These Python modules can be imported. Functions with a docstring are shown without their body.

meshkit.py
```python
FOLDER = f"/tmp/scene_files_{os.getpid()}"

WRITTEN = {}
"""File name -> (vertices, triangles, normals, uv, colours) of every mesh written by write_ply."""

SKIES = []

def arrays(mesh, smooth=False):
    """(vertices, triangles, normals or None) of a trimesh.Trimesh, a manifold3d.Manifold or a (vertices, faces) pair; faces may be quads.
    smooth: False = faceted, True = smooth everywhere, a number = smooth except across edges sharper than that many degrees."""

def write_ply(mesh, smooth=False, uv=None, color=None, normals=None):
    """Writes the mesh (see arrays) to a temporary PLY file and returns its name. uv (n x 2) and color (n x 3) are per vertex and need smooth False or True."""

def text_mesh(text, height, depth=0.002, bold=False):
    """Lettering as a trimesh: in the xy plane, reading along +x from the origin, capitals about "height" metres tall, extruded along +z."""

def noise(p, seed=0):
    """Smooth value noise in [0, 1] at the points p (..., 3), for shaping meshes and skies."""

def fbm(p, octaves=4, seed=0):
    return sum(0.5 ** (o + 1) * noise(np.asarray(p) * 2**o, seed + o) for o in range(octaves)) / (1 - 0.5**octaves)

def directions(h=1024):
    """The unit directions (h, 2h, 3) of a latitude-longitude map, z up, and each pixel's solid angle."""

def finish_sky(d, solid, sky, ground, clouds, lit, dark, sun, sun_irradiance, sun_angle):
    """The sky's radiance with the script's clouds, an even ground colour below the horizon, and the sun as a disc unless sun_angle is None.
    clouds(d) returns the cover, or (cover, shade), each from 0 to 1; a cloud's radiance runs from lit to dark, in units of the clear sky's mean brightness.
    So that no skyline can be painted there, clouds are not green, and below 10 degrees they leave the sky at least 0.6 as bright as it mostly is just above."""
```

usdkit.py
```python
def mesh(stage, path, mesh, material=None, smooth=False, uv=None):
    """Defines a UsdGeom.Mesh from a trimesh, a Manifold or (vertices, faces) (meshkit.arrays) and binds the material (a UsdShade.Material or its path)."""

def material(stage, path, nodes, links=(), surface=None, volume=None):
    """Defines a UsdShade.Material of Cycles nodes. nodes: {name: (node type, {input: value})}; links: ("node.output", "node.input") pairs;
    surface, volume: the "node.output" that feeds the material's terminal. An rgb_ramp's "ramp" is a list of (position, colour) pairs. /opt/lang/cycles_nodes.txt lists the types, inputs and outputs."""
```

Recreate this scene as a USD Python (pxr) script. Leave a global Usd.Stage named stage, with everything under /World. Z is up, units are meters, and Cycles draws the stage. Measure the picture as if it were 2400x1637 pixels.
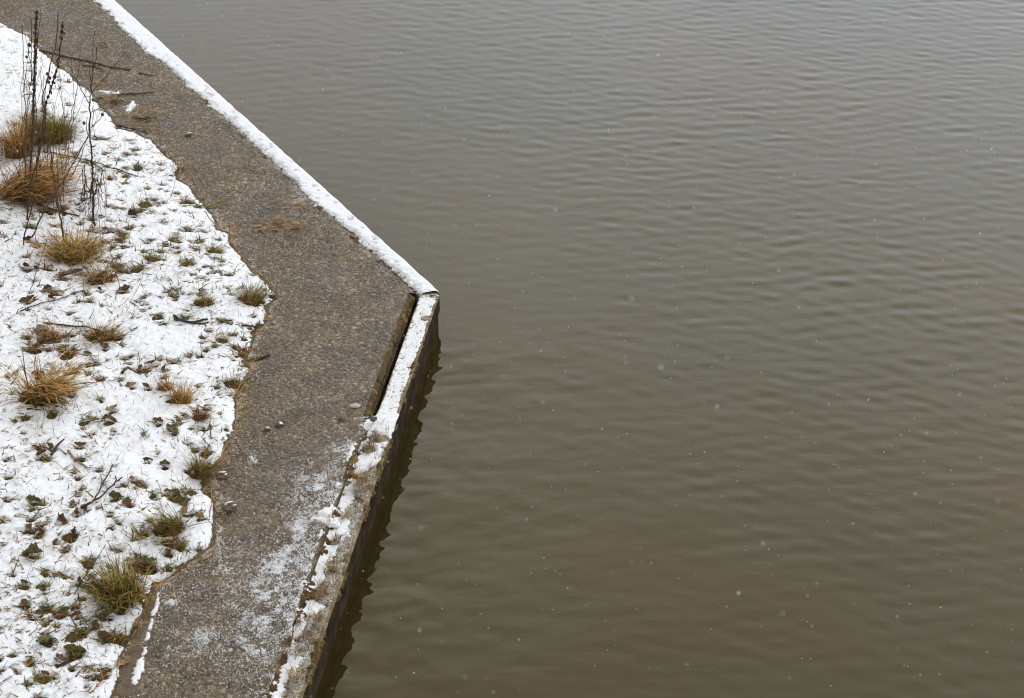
import math, numpy as np, trimesh, usdkit, meshkit
import shapely
from scipy.spatial import cKDTree
from pxr import Usd, UsdGeom, UsdLux, UsdShade, Gf, Sdf, Vt

stage = Usd.Stage.CreateInMemory()
UsdGeom.SetStageUpAxis(stage, UsdGeom.Tokens.z)
UsdGeom.SetStageMetersPerUnit(stage, 1.0)
UsdGeom.Xform.Define(stage, '/World')
R = np.random.default_rng(11)

# ------------------------------------------------------------------ camera
CAM_H, PITCH, FOCAL = 4.25, 33.0, 60.0
APER = 36.0 * 2400 / 2296
cam = UsdGeom.Camera.Define(stage, '/World/camera')
cam.AddTranslateOp().Set(Gf.Vec3d(0, 0, CAM_H))
cam.AddRotateXOp().Set(90.0 - PITCH)
cam.CreateFocalLengthAttr(FOCAL)
cam.CreateHorizontalApertureAttr(APER)
cam.CreateVerticalApertureAttr(APER * 698 / 1024)
cam.CreateClippingRangeAttr(Gf.Vec2f(0.1, 2000))
cam.CreateFStopAttr(4.8)
cam.CreateFocusDistanceAttr(7.8)
cam.CreateExposureAttr(0.24)

# ------------------------------------------------------------------ sky and sun (overcast, snowing)
SUN_EL, SUN_AZ = math.radians(30), math.radians(36)      # rotation = atan2(x, y) towards the sun
SKY = 0.10
dome = UsdLux.DomeLight.Define(stage, '/World/sky')
dome.GetPrim().SetCustomDataByKey('label', 'even grey white overcast winter sky above the water')
dome.GetPrim().SetCustomDataByKey('kind', 'structure')
sky_mat = usdkit.material(stage, '/World/Looks/overcast_sky', {
    'tc': ('texture_coordinate', {}),
    'sky': ('sky_texture', {'sky_type': 'single_scattering', 'sun_disc': False, 'sun_elevation': SUN_EL, 'sun_rotation': SUN_AZ}),
    'n': ('noise_texture', {'scale': 2.2, 'detail': 4.0, 'roughness': 0.55}),
    'r': ('rgb_ramp', {'ramp': [(0.25, (6.6, 7.05, 7.9)), (0.75, (8.6, 9.0, 9.7))]}),
    'dot': ('vector_math', {'math_type': 'dot_product', 'vector2': (math.sin(SUN_AZ) * math.cos(SUN_EL), math.cos(SUN_AZ) * math.cos(SUN_EL), math.sin(SUN_EL))}),
    'glow': ('rgb_ramp', {'ramp': [(0.0, (0.80, 0.77, 0.72)), (0.45, (0.96, 0.92, 0.84)), (0.72, (1.30, 1.27, 1.22)), (0.86, (1.70, 1.70, 1.68)), (1.0, (1.72, 1.74, 1.77))]}),
    'sx': ('separate_xyz', {}),
    'alt': ('rgb_ramp', {'ramp': [(0.0, (1.0, 1.02, 1.06)), (0.2, (1.03, 1.08, 1.15)), (0.38, (1.10, 1.10, 1.12)), (0.55, (1.06, 1.01, 0.91)), (0.72, (0.80, 0.74, 0.58)), (1.0, (0.90, 0.87, 0.78))]}),
    'cl0': ('mix', {'mix_type': 'multiply', 'fac': 1.0}),
    'cl': ('mix', {'mix_type': 'multiply', 'fac': 1.0}),
    'm': ('mix', {'fac': 0.9}),
    'bg': ('background_shader', {'strength': SKY})},
    [('tc.generated', 'n.vector'), ('n.fac', 'r.fac'), ('sky.color', 'm.color1'), ('tc.generated', 'dot.vector1'), ('dot.value', 'glow.fac'), ('tc.generated', 'sx.vector'), ('sx.z', 'alt.fac'), ('r.color', 'cl0.color1'), ('alt.color', 'cl0.color2'), ('cl0.color', 'cl.color1'), ('glow.color', 'cl.color2'), ('cl.color', 'm.color2'), ('m.color', 'bg.color')], surface='bg.background')
UsdShade.MaterialBindingAPI.Apply(dome.GetPrim()).Bind(sky_mat)
sun = UsdLux.DistantLight.Define(stage, '/World/sun')
sun.CreateIntensityAttr(0.34); sun.CreateNormalizeAttr = None
sun.GetPrim().CreateAttribute('inputs:normalize', Sdf.ValueTypeNames.Bool).Set(True)
sun.CreateAngleAttr(20.0)
sun.CreateColorAttr(Gf.Vec3f(1.0, 0.97, 0.93))
sun.AddRotateZOp().Set(-math.degrees(SUN_AZ)); sun.AddRotateXOp().Set(-(90 - math.degrees(SUN_EL)))

# ------------------------------------------------------------------ helpers
CP, SP = math.cos(math.radians(PITCH)), math.sin(math.radians(PITCH))
TX = APER / 2 / FOCAL

def ray(px, py):
    x = (np.asarray(px, float) - 1200) / 1200 * TX
    y = -(np.asarray(py, float) - 818.5) / 1200 * TX
    return np.stack([x, CP + y * SP, -SP + y * CP], -1)

def U(px, py, z=0.0):                       # where the sight line of a photo point meets the level z
    d = ray(px, py); t = (np.asarray(z) - CAM_H) / d[..., 2]
    return d * t[..., None] + np.array([0, 0, CAM_H])

def V(px, py, y):                           # ... meets the upright plane at depth y
    d = ray(px, py); t = y / d[..., 1]
    return d * t[..., None] + np.array([0, 0, CAM_H])

def NZ(p, s, oct_=3, seed=0):               # fbm in -1..1 of xy points
    q = np.concatenate([np.asarray(p)[..., :2] * s, np.zeros(np.shape(p)[:-1] + (1,))], -1) + 100.37
    return meshkit.fbm(q, oct_, seed) * 2 - 1

def sm(x): x = np.clip(x, 0, 1); return x * x * (3 - 2 * x)

names = {}
def numbered(name, parent='/World'):
    k = names.setdefault((parent, name), 0); names[(parent, name)] += 1
    return f'{parent}/{name}' + (f'_{k:03d}' if k else '')

def tag(p, label=None, cat=None, group=None, kind=None):
    p = p.GetPrim() if hasattr(p, 'GetPrim') else p
    for k, v in (('label', label), ('category', cat), ('group', group), ('kind', kind)):
        if v: p.SetCustomDataByKey(k, v)
    return p

def obj(name, mesh, mat, parent=None, smooth=True, col=None, at=None):
    path = numbered(name, str(parent.GetPath()) if parent else '/World')
    v, f = (mesh.vertices, mesh.faces) if hasattr(mesh, 'faces') else mesh
    v = np.asarray(v, float)
    if at is not None: v = v - np.asarray(at)
    m = usdkit.mesh(stage, path, (v, f), M[mat], smooth=smooth)
    if at is not None and parent is None: m.AddTranslateOp().Set(Gf.Vec3d(*map(float, at)))
    if col is not None:
        UsdGeom.PrimvarsAPI(m).CreatePrimvar('col', Sdf.ValueTypeNames.Color3fArray, 'vertex').Set(Vt.Vec3fArray.FromNumpy(np.asarray(col, np.float32)))
    return m.GetPrim()

def thing(name, label, cat, at=(0, 0, 0), group=None, kind=None):
    x = UsdGeom.Xform.Define(stage, numbered(name)); x.AddTranslateOp().Set(Gf.Vec3d(*map(float, at)))
    return tag(x, label, cat, group, kind)

def gridf(ny, nx):
    i, j = np.meshgrid(np.arange(ny - 1), np.arange(nx - 1), indexing='ij'); a = (i * nx + j).ravel()
    return np.vstack([np.stack([a, a + 1, a + nx + 1], 1), np.stack([a, a + nx + 1, a + nx], 1)])

def flip_up(v, f):
    n = np.cross(v[f[:, 1]] - v[f[:, 0]], v[f[:, 2]] - v[f[:, 0]])
    return f if n[:, 2].sum() > 0 else f[:, ::-1]

def compact(v, f, *extra):
    used = np.unique(f); idx = np.full(len(v), -1); idx[used] = np.arange(len(used))
    return (v[used], idx[f]) + tuple(e[used] for e in extra)

def stretch(a, b, step, far, ratio=1.25):   # fine between a and b, growing outside
    mid = list(np.arange(a, b + step, step)); lo, hi = [a], [mid[-1]]
    s = step
    while lo[-1] > a - far: s *= ratio; lo.append(lo[-1] - s)
    s = step
    while hi[-1] < b + far: s *= ratio; hi.append(hi[-1] + s)
    return np.array(lo[:0:-1] + mid + hi[1:])

def join(parts):
    vs, fs, cs, n = [], [], [], 0
    for p in parts:
        v, f = p[0], p[1]; vs.append(v); fs.append(np.asarray(f) + n); n += len(v)
        if len(p) > 2: cs.append(p[2])
    return (np.vstack(vs), np.vstack(fs)) + ((np.vstack(cs),) if cs else ())

def tube(pts, r, sides=6):
    pts = np.asarray(pts, float); n = len(pts)
    r = np.broadcast_to(np.asarray(r, float), (n,))
    t = np.gradient(pts, axis=0); t /= np.linalg.norm(t, axis=1, keepdims=True) + 1e-12
    a = np.cross(t, np.where(np.abs(t[:, 2:]) < 0.9, [[0, 0, 1.0]], [[1.0, 0, 0]])); a /= np.linalg.norm(a, axis=1, keepdims=True) + 1e-12
    b = np.cross(t, a); g = np.arange(sides) * 2 * np.pi / sides
    v = pts[:, None] + r[:, None, None] * (np.cos(g)[None, :, None] * a[:, None] + np.sin(g)[None, :, None] * b[:, None])
    i, j = np.meshgrid(np.arange(n - 1), np.arange(sides), indexing='ij')
    A = i * sides + j; B = i * sides + (j + 1) % sides
    q = np.stack([A, B, B + sides, A + sides], -1).reshape(-1, 4)
    v = np.vstack([v.reshape(-1, 3), pts[:1], pts[-1:]]); c0, c1 = n * sides, n * sides + 1
    k = np.arange(sides)
    caps = np.vstack([np.stack([np.full(sides, c0), (k + 1) % sides, k], 1), np.stack([np.full(sides, c1), (n - 1) * sides + k, (n - 1) * sides + (k + 1) % sides], 1)])
    return v, np.vstack([q[:, [0, 1, 2]], q[:, [0, 2, 3]], caps])

def wiggly(pts, step=0.02, amp=0.003, rng=R):
    pts = np.asarray(pts, float); L = np.r_[0, np.cumsum(np.linalg.norm(np.diff(pts, axis=0), axis=1))]
    n = max(4, int(L[-1] / step)); s = np.linspace(0, L[-1], n)
    if len(pts) > 3:
        from scipy.interpolate import PchipInterpolator
        p = np.stack([PchipInterpolator(L, pts[:, k])(s) for k in range(3)], 1)
    else:
        p = np.stack([np.interp(s, L, pts[:, k]) for k in range(3)], 1)
    return p + rng.normal(0, amp, p.shape) * np.r_[0.3, np.ones(n - 2), 0.3][:, None]

def blades(base, az, length, width, th0, th1, col, nseg=4, rng=R, roll=0.5):
    """Tapered bent strips. th0, th1: angle from upright at the root and at the tip."""
    N = len(base); t = np.linspace(0, 1, nseg + 1)
    th = th0[:, None] + (th1 - th0)[:, None] * t[None] ** 1.3
    ds = (length / nseg)[:, None]
    hx = np.concatenate([np.zeros((N, 1)), np.cumsum(np.sin(th[:, :-1]) * ds, 1)], 1)
    hz = np.concatenate([np.zeros((N, 1)), np.cumsum(np.cos(th[:, :-1]) * ds, 1)], 1)
    turn = az[:, None] + rng.normal(0, 0.25, N)[:, None] * t[None]
    p = base[:, None] + np.stack([hx * np.cos(turn), hx * np.sin(turn), hz], -1)
    side = np.stack([-np.sin(az), np.cos(az), rng.normal(0, roll, N)], -1); side /= np.linalg.norm(side, axis=1, keepdims=True)
    w = width[:, None] * (1.02 - t[None]) ** 0.55 * 0.5
    v = np.stack([p - side[:, None] * w[..., None], p + side[:, None] * w[..., None]], 2)       # N, nseg+1, 2, 3
    k = np.arange(nseg); q = np.vstack([np.stack([2 * k, 2 * k + 1, 2 * k + 3], 1), np.stack([2 * k, 2 * k + 3, 2 * k + 2], 1)])
    f = (np.arange(N) * 2 * (nseg + 1))[:, None, None] + q[None]
    c = np.repeat(col, 2 * (nseg + 1), axis=0)
    return v.reshape(-1, 3), f.reshape(-1, 3), c

def palette(n, cols, weights, rng=R, var=0.18):
    cols = np.array(cols); i = rng.choice(len(cols), n, p=np.array(weights) / sum(weights))
    return np.clip(cols[i] * rng.uniform(1 - var, 1 + var, (n, 1)) * rng.uniform(0.94, 1.06, (n, 3)), 0, 1)

STRAW, TAN, RUST, BROWN, OLIVE, GREEN, LIME = (.56, .38, .15), (.42, .25, .08), (.26, .11, .028), (.09, .046, .015), (.19, .155, .022), (.10, .11, .016), (.30, .27, .05)

# ------------------------------------------------------------------ materials
M = {}
def mat(name, *a, **k): M[name] = usdkit.material(stage, '/World/Looks/' + name, *a, **k)

def mottled(name, ramp, scale=9, fine=None, rough=0.75, bump=0.35, bscale=220, dist=0.004, spec=0.35):
    mat(name, {
        'g': ('geometry', {}),
        'n': ('noise_texture', {'scale': scale, 'detail': 8.0, 'roughness': 0.62}),
        'r': ('rgb_ramp', {'ramp': ramp}),
        'n2': ('noise_texture', {'scale': bscale * 0.6, 'detail': 3.0}),
        'r2': ('rgb_ramp', {'ramp': fine or [(0.3, (0.72, 0.72, 0.72)), (0.7, (1.2, 1.2, 1.2))]}),
        'mx': ('mix', {'mix_type': 'multiply', 'fac': 1.0}),
        'nb': ('noise_texture', {'scale': bscale, 'detail': 5.0}),
        'b': ('bump', {'strength': bump, 'distance': dist}),
        'p': ('principled_bsdf', {'roughness': rough, 'specular_ior_level': spec})},
        [('g.position', 'n.vector'), ('g.position', 'n2.vector'), ('g.position', 'nb.vector'), ('n.fac', 'r.fac'), ('n2.fac', 'r2.fac'),
         ('r.color', 'mx.color1'), ('r2.color', 'mx.color2'), ('mx.color', 'p.base_color'), ('nb.fac', 'b.height'), ('b.normal', 'p.normal')], surface='p.BSDF')

mat('snow', {
    'g': ('geometry', {}),
    'nb': ('noise_texture', {'scale': 210.0, 'detail': 4.0, 'roughness': 0.65}),
    'b': ('bump', {'strength': 0.7, 'distance': 0.006}),
    'n': ('noise_texture', {'scale': 14.0, 'detail': 4.0}),
    'r': ('rgb_ramp', {'ramp': [(0.3, (0.81, 0.845, 0.93)), (0.6, (0.865, 0.895, 0.965))]}),
    'p': ('principled_bsdf', {'roughness': 0.65, 'specular_ior_level': 0.25})},
    [('g.position', 'nb.vector'), ('g.position', 'n.vector'), ('n.fac', 'r.fac'), ('r.color', 'p.base_color'), ('nb.fac', 'b.height'), ('b.normal', 'p.normal')], surface='p.BSDF')
mat('thin_snow', {
    'g': ('geometry', {}), 'nb': ('noise_texture', {'scale': 210.0, 'detail': 4.0, 'roughness': 0.65}), 'b': ('bump', {'strength': 0.8, 'distance': 0.006}),
    'n': ('noise_texture', {'scale': 130.0, 'detail': 5.0, 'roughness': 0.7}),
    'r': ('rgb_ramp', {'ramp': [(0.28, (0.26, 0.24, 0.22)), (0.36, (0.60, 0.61, 0.64)), (0.43, (0.84, 0.86, 0.92)), (0.54, (0.88, 0.90, 0.96))]}),
    'p': ('principled_bsdf', {'roughness': 0.65, 'specular_ior_level': 0.25})},
    [('g.position', 'nb.vector'), ('g.position', 'n.vector'), ('n.fac', 'r.fac'), ('r.color', 'p.base_color'), ('nb.fac', 'b.height'), ('b.normal', 'p.normal')], surface='p.BSDF')
# exposed aggregate concrete: pebble cells of several tones in a grey brown matrix, warm and cream stains
mat('aggregate_concrete', {
    'g': ('geometry', {}),
    'big': ('noise_texture', {'scale': 2.3, 'detail': 6.0, 'roughness': 0.6}),
    'bigr': ('rgb_ramp', {'ramp': [(0.3, (0.098, 0.074, 0.046)), (0.5, (0.132, 0.103, 0.068)), (0.7, (0.175, 0.140, 0.096))]}),
    'v': ('voronoi_texture', {'scale': 64.0, 'randomness': 1.0}),
    'bw': ('rgb_to_bw', {}),
    'vr': ('rgb_ramp', {'ramp': [(0.08, (0.38, 0.36, 0.33)), (0.45, (0.92, 0.90, 0.87)), (0.78, (1.3, 1.28, 1.24)), (0.9, (2.7, 2.65, 2.6))]}),
    'm': ('mix', {'mix_type': 'multiply', 'fac': 0.85}),
    'warm': ('noise_texture', {'scale': 13.0, 'detail': 3.0}),
    'warmr': ('rgb_ramp', {'ramp': [(0.63, (0, 0, 0)), (0.74, (1, 1, 1))]}),
    'wmix': ('mix', {'color2': (0.24, 0.135, 0.058)}),
    'bl': ('noise_texture', {'scale': 5.5, 'detail': 5.0, 'roughness': 0.7, 'distortion': 0.5}),
    'blr': ('rgb_ramp', {'ramp': [(0.33, (0.62, 0.60, 0.58)), (0.5, (1.0, 1.0, 1.0)), (0.68, (1.25, 1.24, 1.22))]}),
    'blm': ('mix', {'mix_type': 'multiply', 'fac': 0.9}),
    'dirt': ('attribute', {'attribute': 'col'}), 'dm': ('mix', {'color2': (0.105, 0.066, 0.034)}),
    'wf': ('math', {'math_type': 'multiply', 'value2': 0.6}),
    'nb': ('noise_texture', {'scale': 150.0, 'detail': 5.0}),
    'bs': ('math', {'math_type': 'subtract'}),
    'b': ('bump', {'strength': 1.0, 'distance': 0.008}),
    'rr': ('rgb_ramp', {'ramp': [(0.35, (0.42, 0.42, 0.42)), (0.65, (0.75, 0.75, 0.75))]}),
    'p': ('principled_bsdf', {'specular_ior_level': 0.4})},
    [('g.position', 'big.vector'), ('g.position', 'v.vector'), ('g.position', 'warm.vector'), ('g.position', 'nb.vector'), ('big.fac', 'bigr.fac'),
     ('v.color', 'bw.color'), ('bw.val', 'vr.fac'), ('bigr.color', 'm.color1'), ('vr.color', 'm.color2'), ('warm.fac', 'warmr.fac'), ('warmr.color', 'wf.value1'),
     ('wf.value', 'wmix.fac'), ('m.color', 'wmix.color1'), ('g.position', 'bl.vector'), ('bl.fac', 'blr.fac'), ('wmix.color', 'blm.color1'), ('blr.color', 'blm.color2'), ('blm.color', 'dm.color1'), ('dirt.fac', 'dm.fac'), ('dm.color', 'p.base_color'), ('nb.fac', 'bs.value1'), ('v.distance', 'bs.value2'), ('bs.value', 'b.height'),
     ('b.normal', 'p.normal'), ('big.fac', 'rr.fac'), ('rr.color', 'p.roughness')], surface='p.BSDF')
mottled('coping_concrete', [(0.34, (0.05, 0.035, 0.018)), (0.42, (0.15, 0.115, 0.07)), (0.5, (0.25, 0.215, 0.165)), (0.58, (0.36, 0.335, 0.29)), (0.66, (0.23, 0.185, 0.075))], scale=30, bump=1.0, bscale=160, dist=0.006, fine=[(0.3, (0.5, 0.48, 0.45)), (0.7, (1.3, 1.3, 1.3))])
mottled('edge_tan', [(0.3, (0.06, 0.036, 0.014)), (0.5, (0.16, 0.11, 0.055)), (0.7, (0.34, 0.27, 0.18))], scale=30, bump=0.6)
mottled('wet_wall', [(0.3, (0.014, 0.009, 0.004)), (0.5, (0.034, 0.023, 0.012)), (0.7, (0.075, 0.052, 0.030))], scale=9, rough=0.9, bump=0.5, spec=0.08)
mottled('mossy_edge', [(0.36, (0.016, 0.010, 0.004)), (0.46, (0.11, 0.064, 0.018)), (0.53, (0.035, 0.026, 0.008)), (0.62, (0.22, 0.135, 0.04))], scale=17, rough=0.9, bump=1.0, bscale=130, dist=0.008)
mottled('soil', [(0.3, (0.03, 0.02, 0.009)), (0.5, (0.08, 0.054, 0.02)), (0.65, (0.10, 0.08, 0.022)), (0.8, (0.17, 0.11, 0.04))], scale=18, rough=0.95, bump=1.0, bscale=120, dist=0.01)
mottled('mud', [(0.3, (0.07, 0.05, 0.032)), (0.6, (0.14, 0.10, 0.068))], scale=20, rough=0.7, bump=0.6)
mottled('stone_grey', [(0.3, (0.045, 0.036, 0.026)), (0.6, (0.13, 0.105, 0.08))], scale=60, bump=1.0, bscale=200)
mottled('stone_pale', [(0.3, (0.33, 0.29, 0.22)), (0.6, (0.45, 0.40, 0.32))], scale=60)
mottled('dark_bark', [(0.3, (0.022, 0.011, 0.006)), (0.6, (0.06, 0.032, 0.018))], scale=60, bump=0.8)
mottled('brown_bark', [(0.3, (0.04, 0.02, 0.009)), (0.6, (0.11, 0.058, 0.026))], scale=60, bump=0.8)
mottled('black_bark', [(0.3, (0.012, 0.013, 0.012)), (0.6, (0.04, 0.042, 0.04))], scale=60, bump=0.8)
mottled('straw_stem', [(0.3, (0.19, 0.12, 0.05)), (0.6, (0.34, 0.24, 0.12))], scale=50)
mottled('red_stem', [(0.3, (0.10, 0.045, 0.022)), (0.6, (0.18, 0.08, 0.04))], scale=50)
for nm, ramp in (('leaf_brown', [(0.3, (0.06, 0.030, 0.012)), (0.55, (0.13, 0.07, 0.028)), (0.75, (0.2, 0.12, 0.05))]),
                 ('leaf_dark', [(0.3, (0.025, 0.015, 0.01)), (0.6, (0.06, 0.036, 0.02))]),
                 ('leaf_tan', [(0.3, (0.22, 0.13, 0.06)), (0.6, (0.36, 0.25, 0.14))]),
                 ('leaf_olive', [(0.3, (0.045, 0.04, 0.012)), (0.6, (0.11, 0.10, 0.03))])):
    mottled(nm, ramp, scale=45, rough=0.6, bump=0.5, bscale=160)
mat('blade', {
    'a': ('attribute', {'attribute': 'col'}), 'g': ('geometry', {}), 'n': ('noise_texture', {'scale': 60.0, 'detail': 3.0}),
    'r': ('rgb_ramp', {'ramp': [(0.3, (0.7, 0.66, 0.6)), (0.7, (1.2, 1.2, 1.2))]}), 'm': ('mix', {'mix_type': 'multiply', 'fac': 1.0}),
    'p': ('principled_bsdf', {'roughness': 0.55, 'specular_ior_level': 0.3}), 't': ('translucent_bsdf', {}), 'x': ('mix_closure', {'fac': 0.2})},
    [('g.position', 'n.vector'), ('n.fac', 'r.fac'), ('a.color', 'm.color1'), ('r.color', 'm.color2'), ('m.color', 'p.base_color'), ('m.color', 't.color'), ('p.BSDF', 'x.closure1'), ('t.BSDF', 'x.closure2')], surface='x.closure')
mat('seed', {'p': ('principled_bsdf', {'base_color': (0.045, 0.02, 0.012), 'roughness': 0.7})}, surface='p.BSDF')
mat('flake', {'p': ('principled_bsdf', {'base_color': (0.86, 0.88, 0.92), 'roughness': 0.5})}, surface='p.BSDF')
mat('murky_water', {
    'g': ('geometry', {}),
    'n': ('noise_texture', {'scale': 0.55, 'detail': 3.0, 'distortion': 0.4}),
    'r': ('rgb_ramp', {'ramp': [(0.3, (0.018, 0.0152, 0.006)), (0.7, (0.028, 0.017, 0.004))]}),
    'mp': ('mapping', {'scale': (5.0, 13.0, 1.0)}),
    'nb': ('noise_texture', {'scale': 1.0, 'detail': 2.0, 'distortion': 0.6}),
    'b': ('bump', {'strength': 0.06, 'distance': 0.02}),
    'p': ('principled_bsdf', {'roughness': 0.03, 'ior': 1.55, 'specular_ior_level': 0.5, 'specular_tint': (1.0, 0.925, 0.70)})},
    [('g.position', 'n.vector'), ('n.fac', 'r.fac'), ('r.color', 'p.base_color'), ('g.position', 'mp.vector'), ('mp.vector', 'nb.vector'), ('nb.fac', 'b.height'), ('b.normal', 'p.normal')], surface='p.BSDF')

# ------------------------------------------------------------------ layout of the quay
ZC, ZW = -0.022, -0.215                     # coping top, water level
A_, C_, B_ = U(323, 52, ZC), U(1031, 688, ZC), U(726, 1585, ZC)
C2 = C_[:2]
dA, dB = (A_ - C_)[:2], (B_ - C_)[:2]; LA, LB = np.linalg.norm(dA), np.linalg.norm(dB); dA /= LA; dB /= LB
nA, nB = np.array([dA[1], -dA[0]]), np.array([dB[1], -dB[0]])
nA *= np.sign(nA @ dB); nB *= np.sign(nB @ dA)
MIT = np.linalg.solve(np.array([nA, nB]), np.ones(2))
def Q(leg, s, d):                           # s metres along the leg from the bend, d metres in from the outer edge
    s, d = np.broadcast_arrays(np.asarray(s, float), np.asarray(d, float))
    return C2 + d[..., None] * MIT + s[..., None] * (dA if leg == 0 else dB)
def inward(p):                              # (leg, s, d) of points
    r = np.asarray(p)[..., :2] - C2
    a, b = r @ nA, r @ nB; d = np.minimum(a, b); leg = (b < a).astype(int)
    rm = r - d[..., None] * MIT
    return leg, np.where(leg == 0, rm @ dA, rm @ dB), d
S_OPEN = float(inward(U(866, 985, ZC))[1])
COPE, GAP = 0.098, 0.118                    # coping width, where the path slab begins
print('quay', C2, dA, dB, LA, LB, 'angle', math.degrees(math.acos(dA @ dB)))

# bank edge: the line where snow gives way to the path
edge_px = [(52, 77), (68, 84), (92, 111), (130, 146), (168, 174), (190, 198), (217, 214), (236, 244), (260, 268), (282, 301), (325, 312), (358, 328), (380, 352), (393, 366), (423, 388), (418, 420), (445, 435), (477, 476), (507, 508), (513, 538), (540, 546), (542, 568), (567, 595), (597, 636), (612, 644), (656, 696), (631, 720), (629, 755), (601, 785), (591, 820), (577, 849), (591, 865), (569, 914), (553, 930), (556, 963), (550, 1011), (526, 1074), (496, 1101), (480, 1147), (507, 1171), (510, 1201), (507, 1250), (507, 1277), (469, 1305), (433, 1330), (394, 1363), (372, 1376), (352, 1409), (340, 1443), (322, 1470), (300, 1515), (286, 1545), (292, 1583)]
edge = U(*np.array(edge_px, float).T, 0.0)[:, :2]
far0 = edge[0] + dA * 30; farm = edge[0] + dA * 0.6 + nA * 0.15; far1 = edge[-1] + dB * 30
chain = np.vstack([far0, farm, edge, far1])
bank_poly = shapely.Polygon(np.vstack([chain, far1 - [60, 0], far0 - [60, 0]]))
line = shapely.LineString(chain)
dense = np.array([line.interpolate(s).coords[0] for s in np.arange(0, line.length, 0.01)])
tree = cKDTree(dense)
def edge_dist(p):                           # metres inside the bank (negative on the path)
    p = np.asarray(p, float)[..., :2]; sh = p.shape[:-1]; q = p.reshape(-1, 2)
    d, _ = tree.query(q)
    return np.where(shapely.contains_xy(bank_poly, q[:, 0], q[:, 1]), d, -d).reshape(sh)
def bank_z(p, d=None):
    d = edge_dist(p) if d is None else d
    dd = np.maximum(d, 0)
    return -0.03 + 0.036 * sm((d + 0.05) / 0.10) + 0.025 * sm(dd / 0.4) + 0.05 * np.minimum(dd, 6) + 0.014 * NZ(p, 5.0, 3, 3) * sm(dd / 0.15)
def G(px, py, lift=0.0):                    # photo point on the bank or path surface
    px, py = np.asarray(px, float), np.asarray(py, float); z = np.zeros(px.shape)
    for _ in range(6):
        p = U(px, py, z); z = np.maximum(bank_z(p), 0.0) + lift
    return U(px, py, z)

# ------------------------------------------------------------------ setting: water, path, wall, bank
def wave_field():
    g = np.random.default_rng(5); out = []
    for k in range(60):
        lam = np.exp(g.uniform(np.log(0.065), np.log(0.165)))
        th = math.radians(90 - 9) + g.normal(0, 0.36)
        out.append((2 * np.pi / lam * math.cos(th), 2 * np.pi / lam * math.sin(th), g.uniform(0, 6.28), lam * g.uniform(0.5, 1.1), g.integers(0, 3)))
    return out
WAVES = wave_field()
def water_z(p):
    x, y = p[..., 0], p[..., 1]
    wx, wy = x + 0.10 * NZ(p, 0.9, 2, 41), y + 0.10 * NZ(p, 0.9, 2, 42)
    _, _, d = inward(p)
    env = [0.55 + 0.45 * sm(0.5 + 1.6 * NZ(p * [0.75, 1.1], 1.0, 3, 50 + i)) for i in range(3)]
    shelter = 0.38 + 0.62 * sm((-d - 0.05) / 2.2)
    reach = 0.70 + 0.50 * sm((y - 4.0) / 5.0)
    z = 0
    for kx, ky, ph, a, e in WAVES: z = z + a * env[e] * np.sin(kx * wx + ky * wy + ph)
    slow = np.sin(wx * 9 + wy * 7) + np.sin(wx * -6 + wy * 10 + 1)
    leg, s_, _ = inward(p); nearw = np.exp(-np.maximum(-d, 0) / 0.5) * (leg == 1) * sm((s_ - 0.02) / 0.4)
    q = np.stack([s_ * 4.6 + d * 1.5, d * 2.5], -1); lap = 2.2 * NZ(q, 1.0, 2, 61) + 1.7 * NZ(q * 2.3, 1.0, 2, 62) + 0.9 * NZ(q * 5, 1.0, 2, 63)
    return z * 0.0015 * shelter * reach + slow * 0.0003 + 0.0042 * lap * nearw
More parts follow.
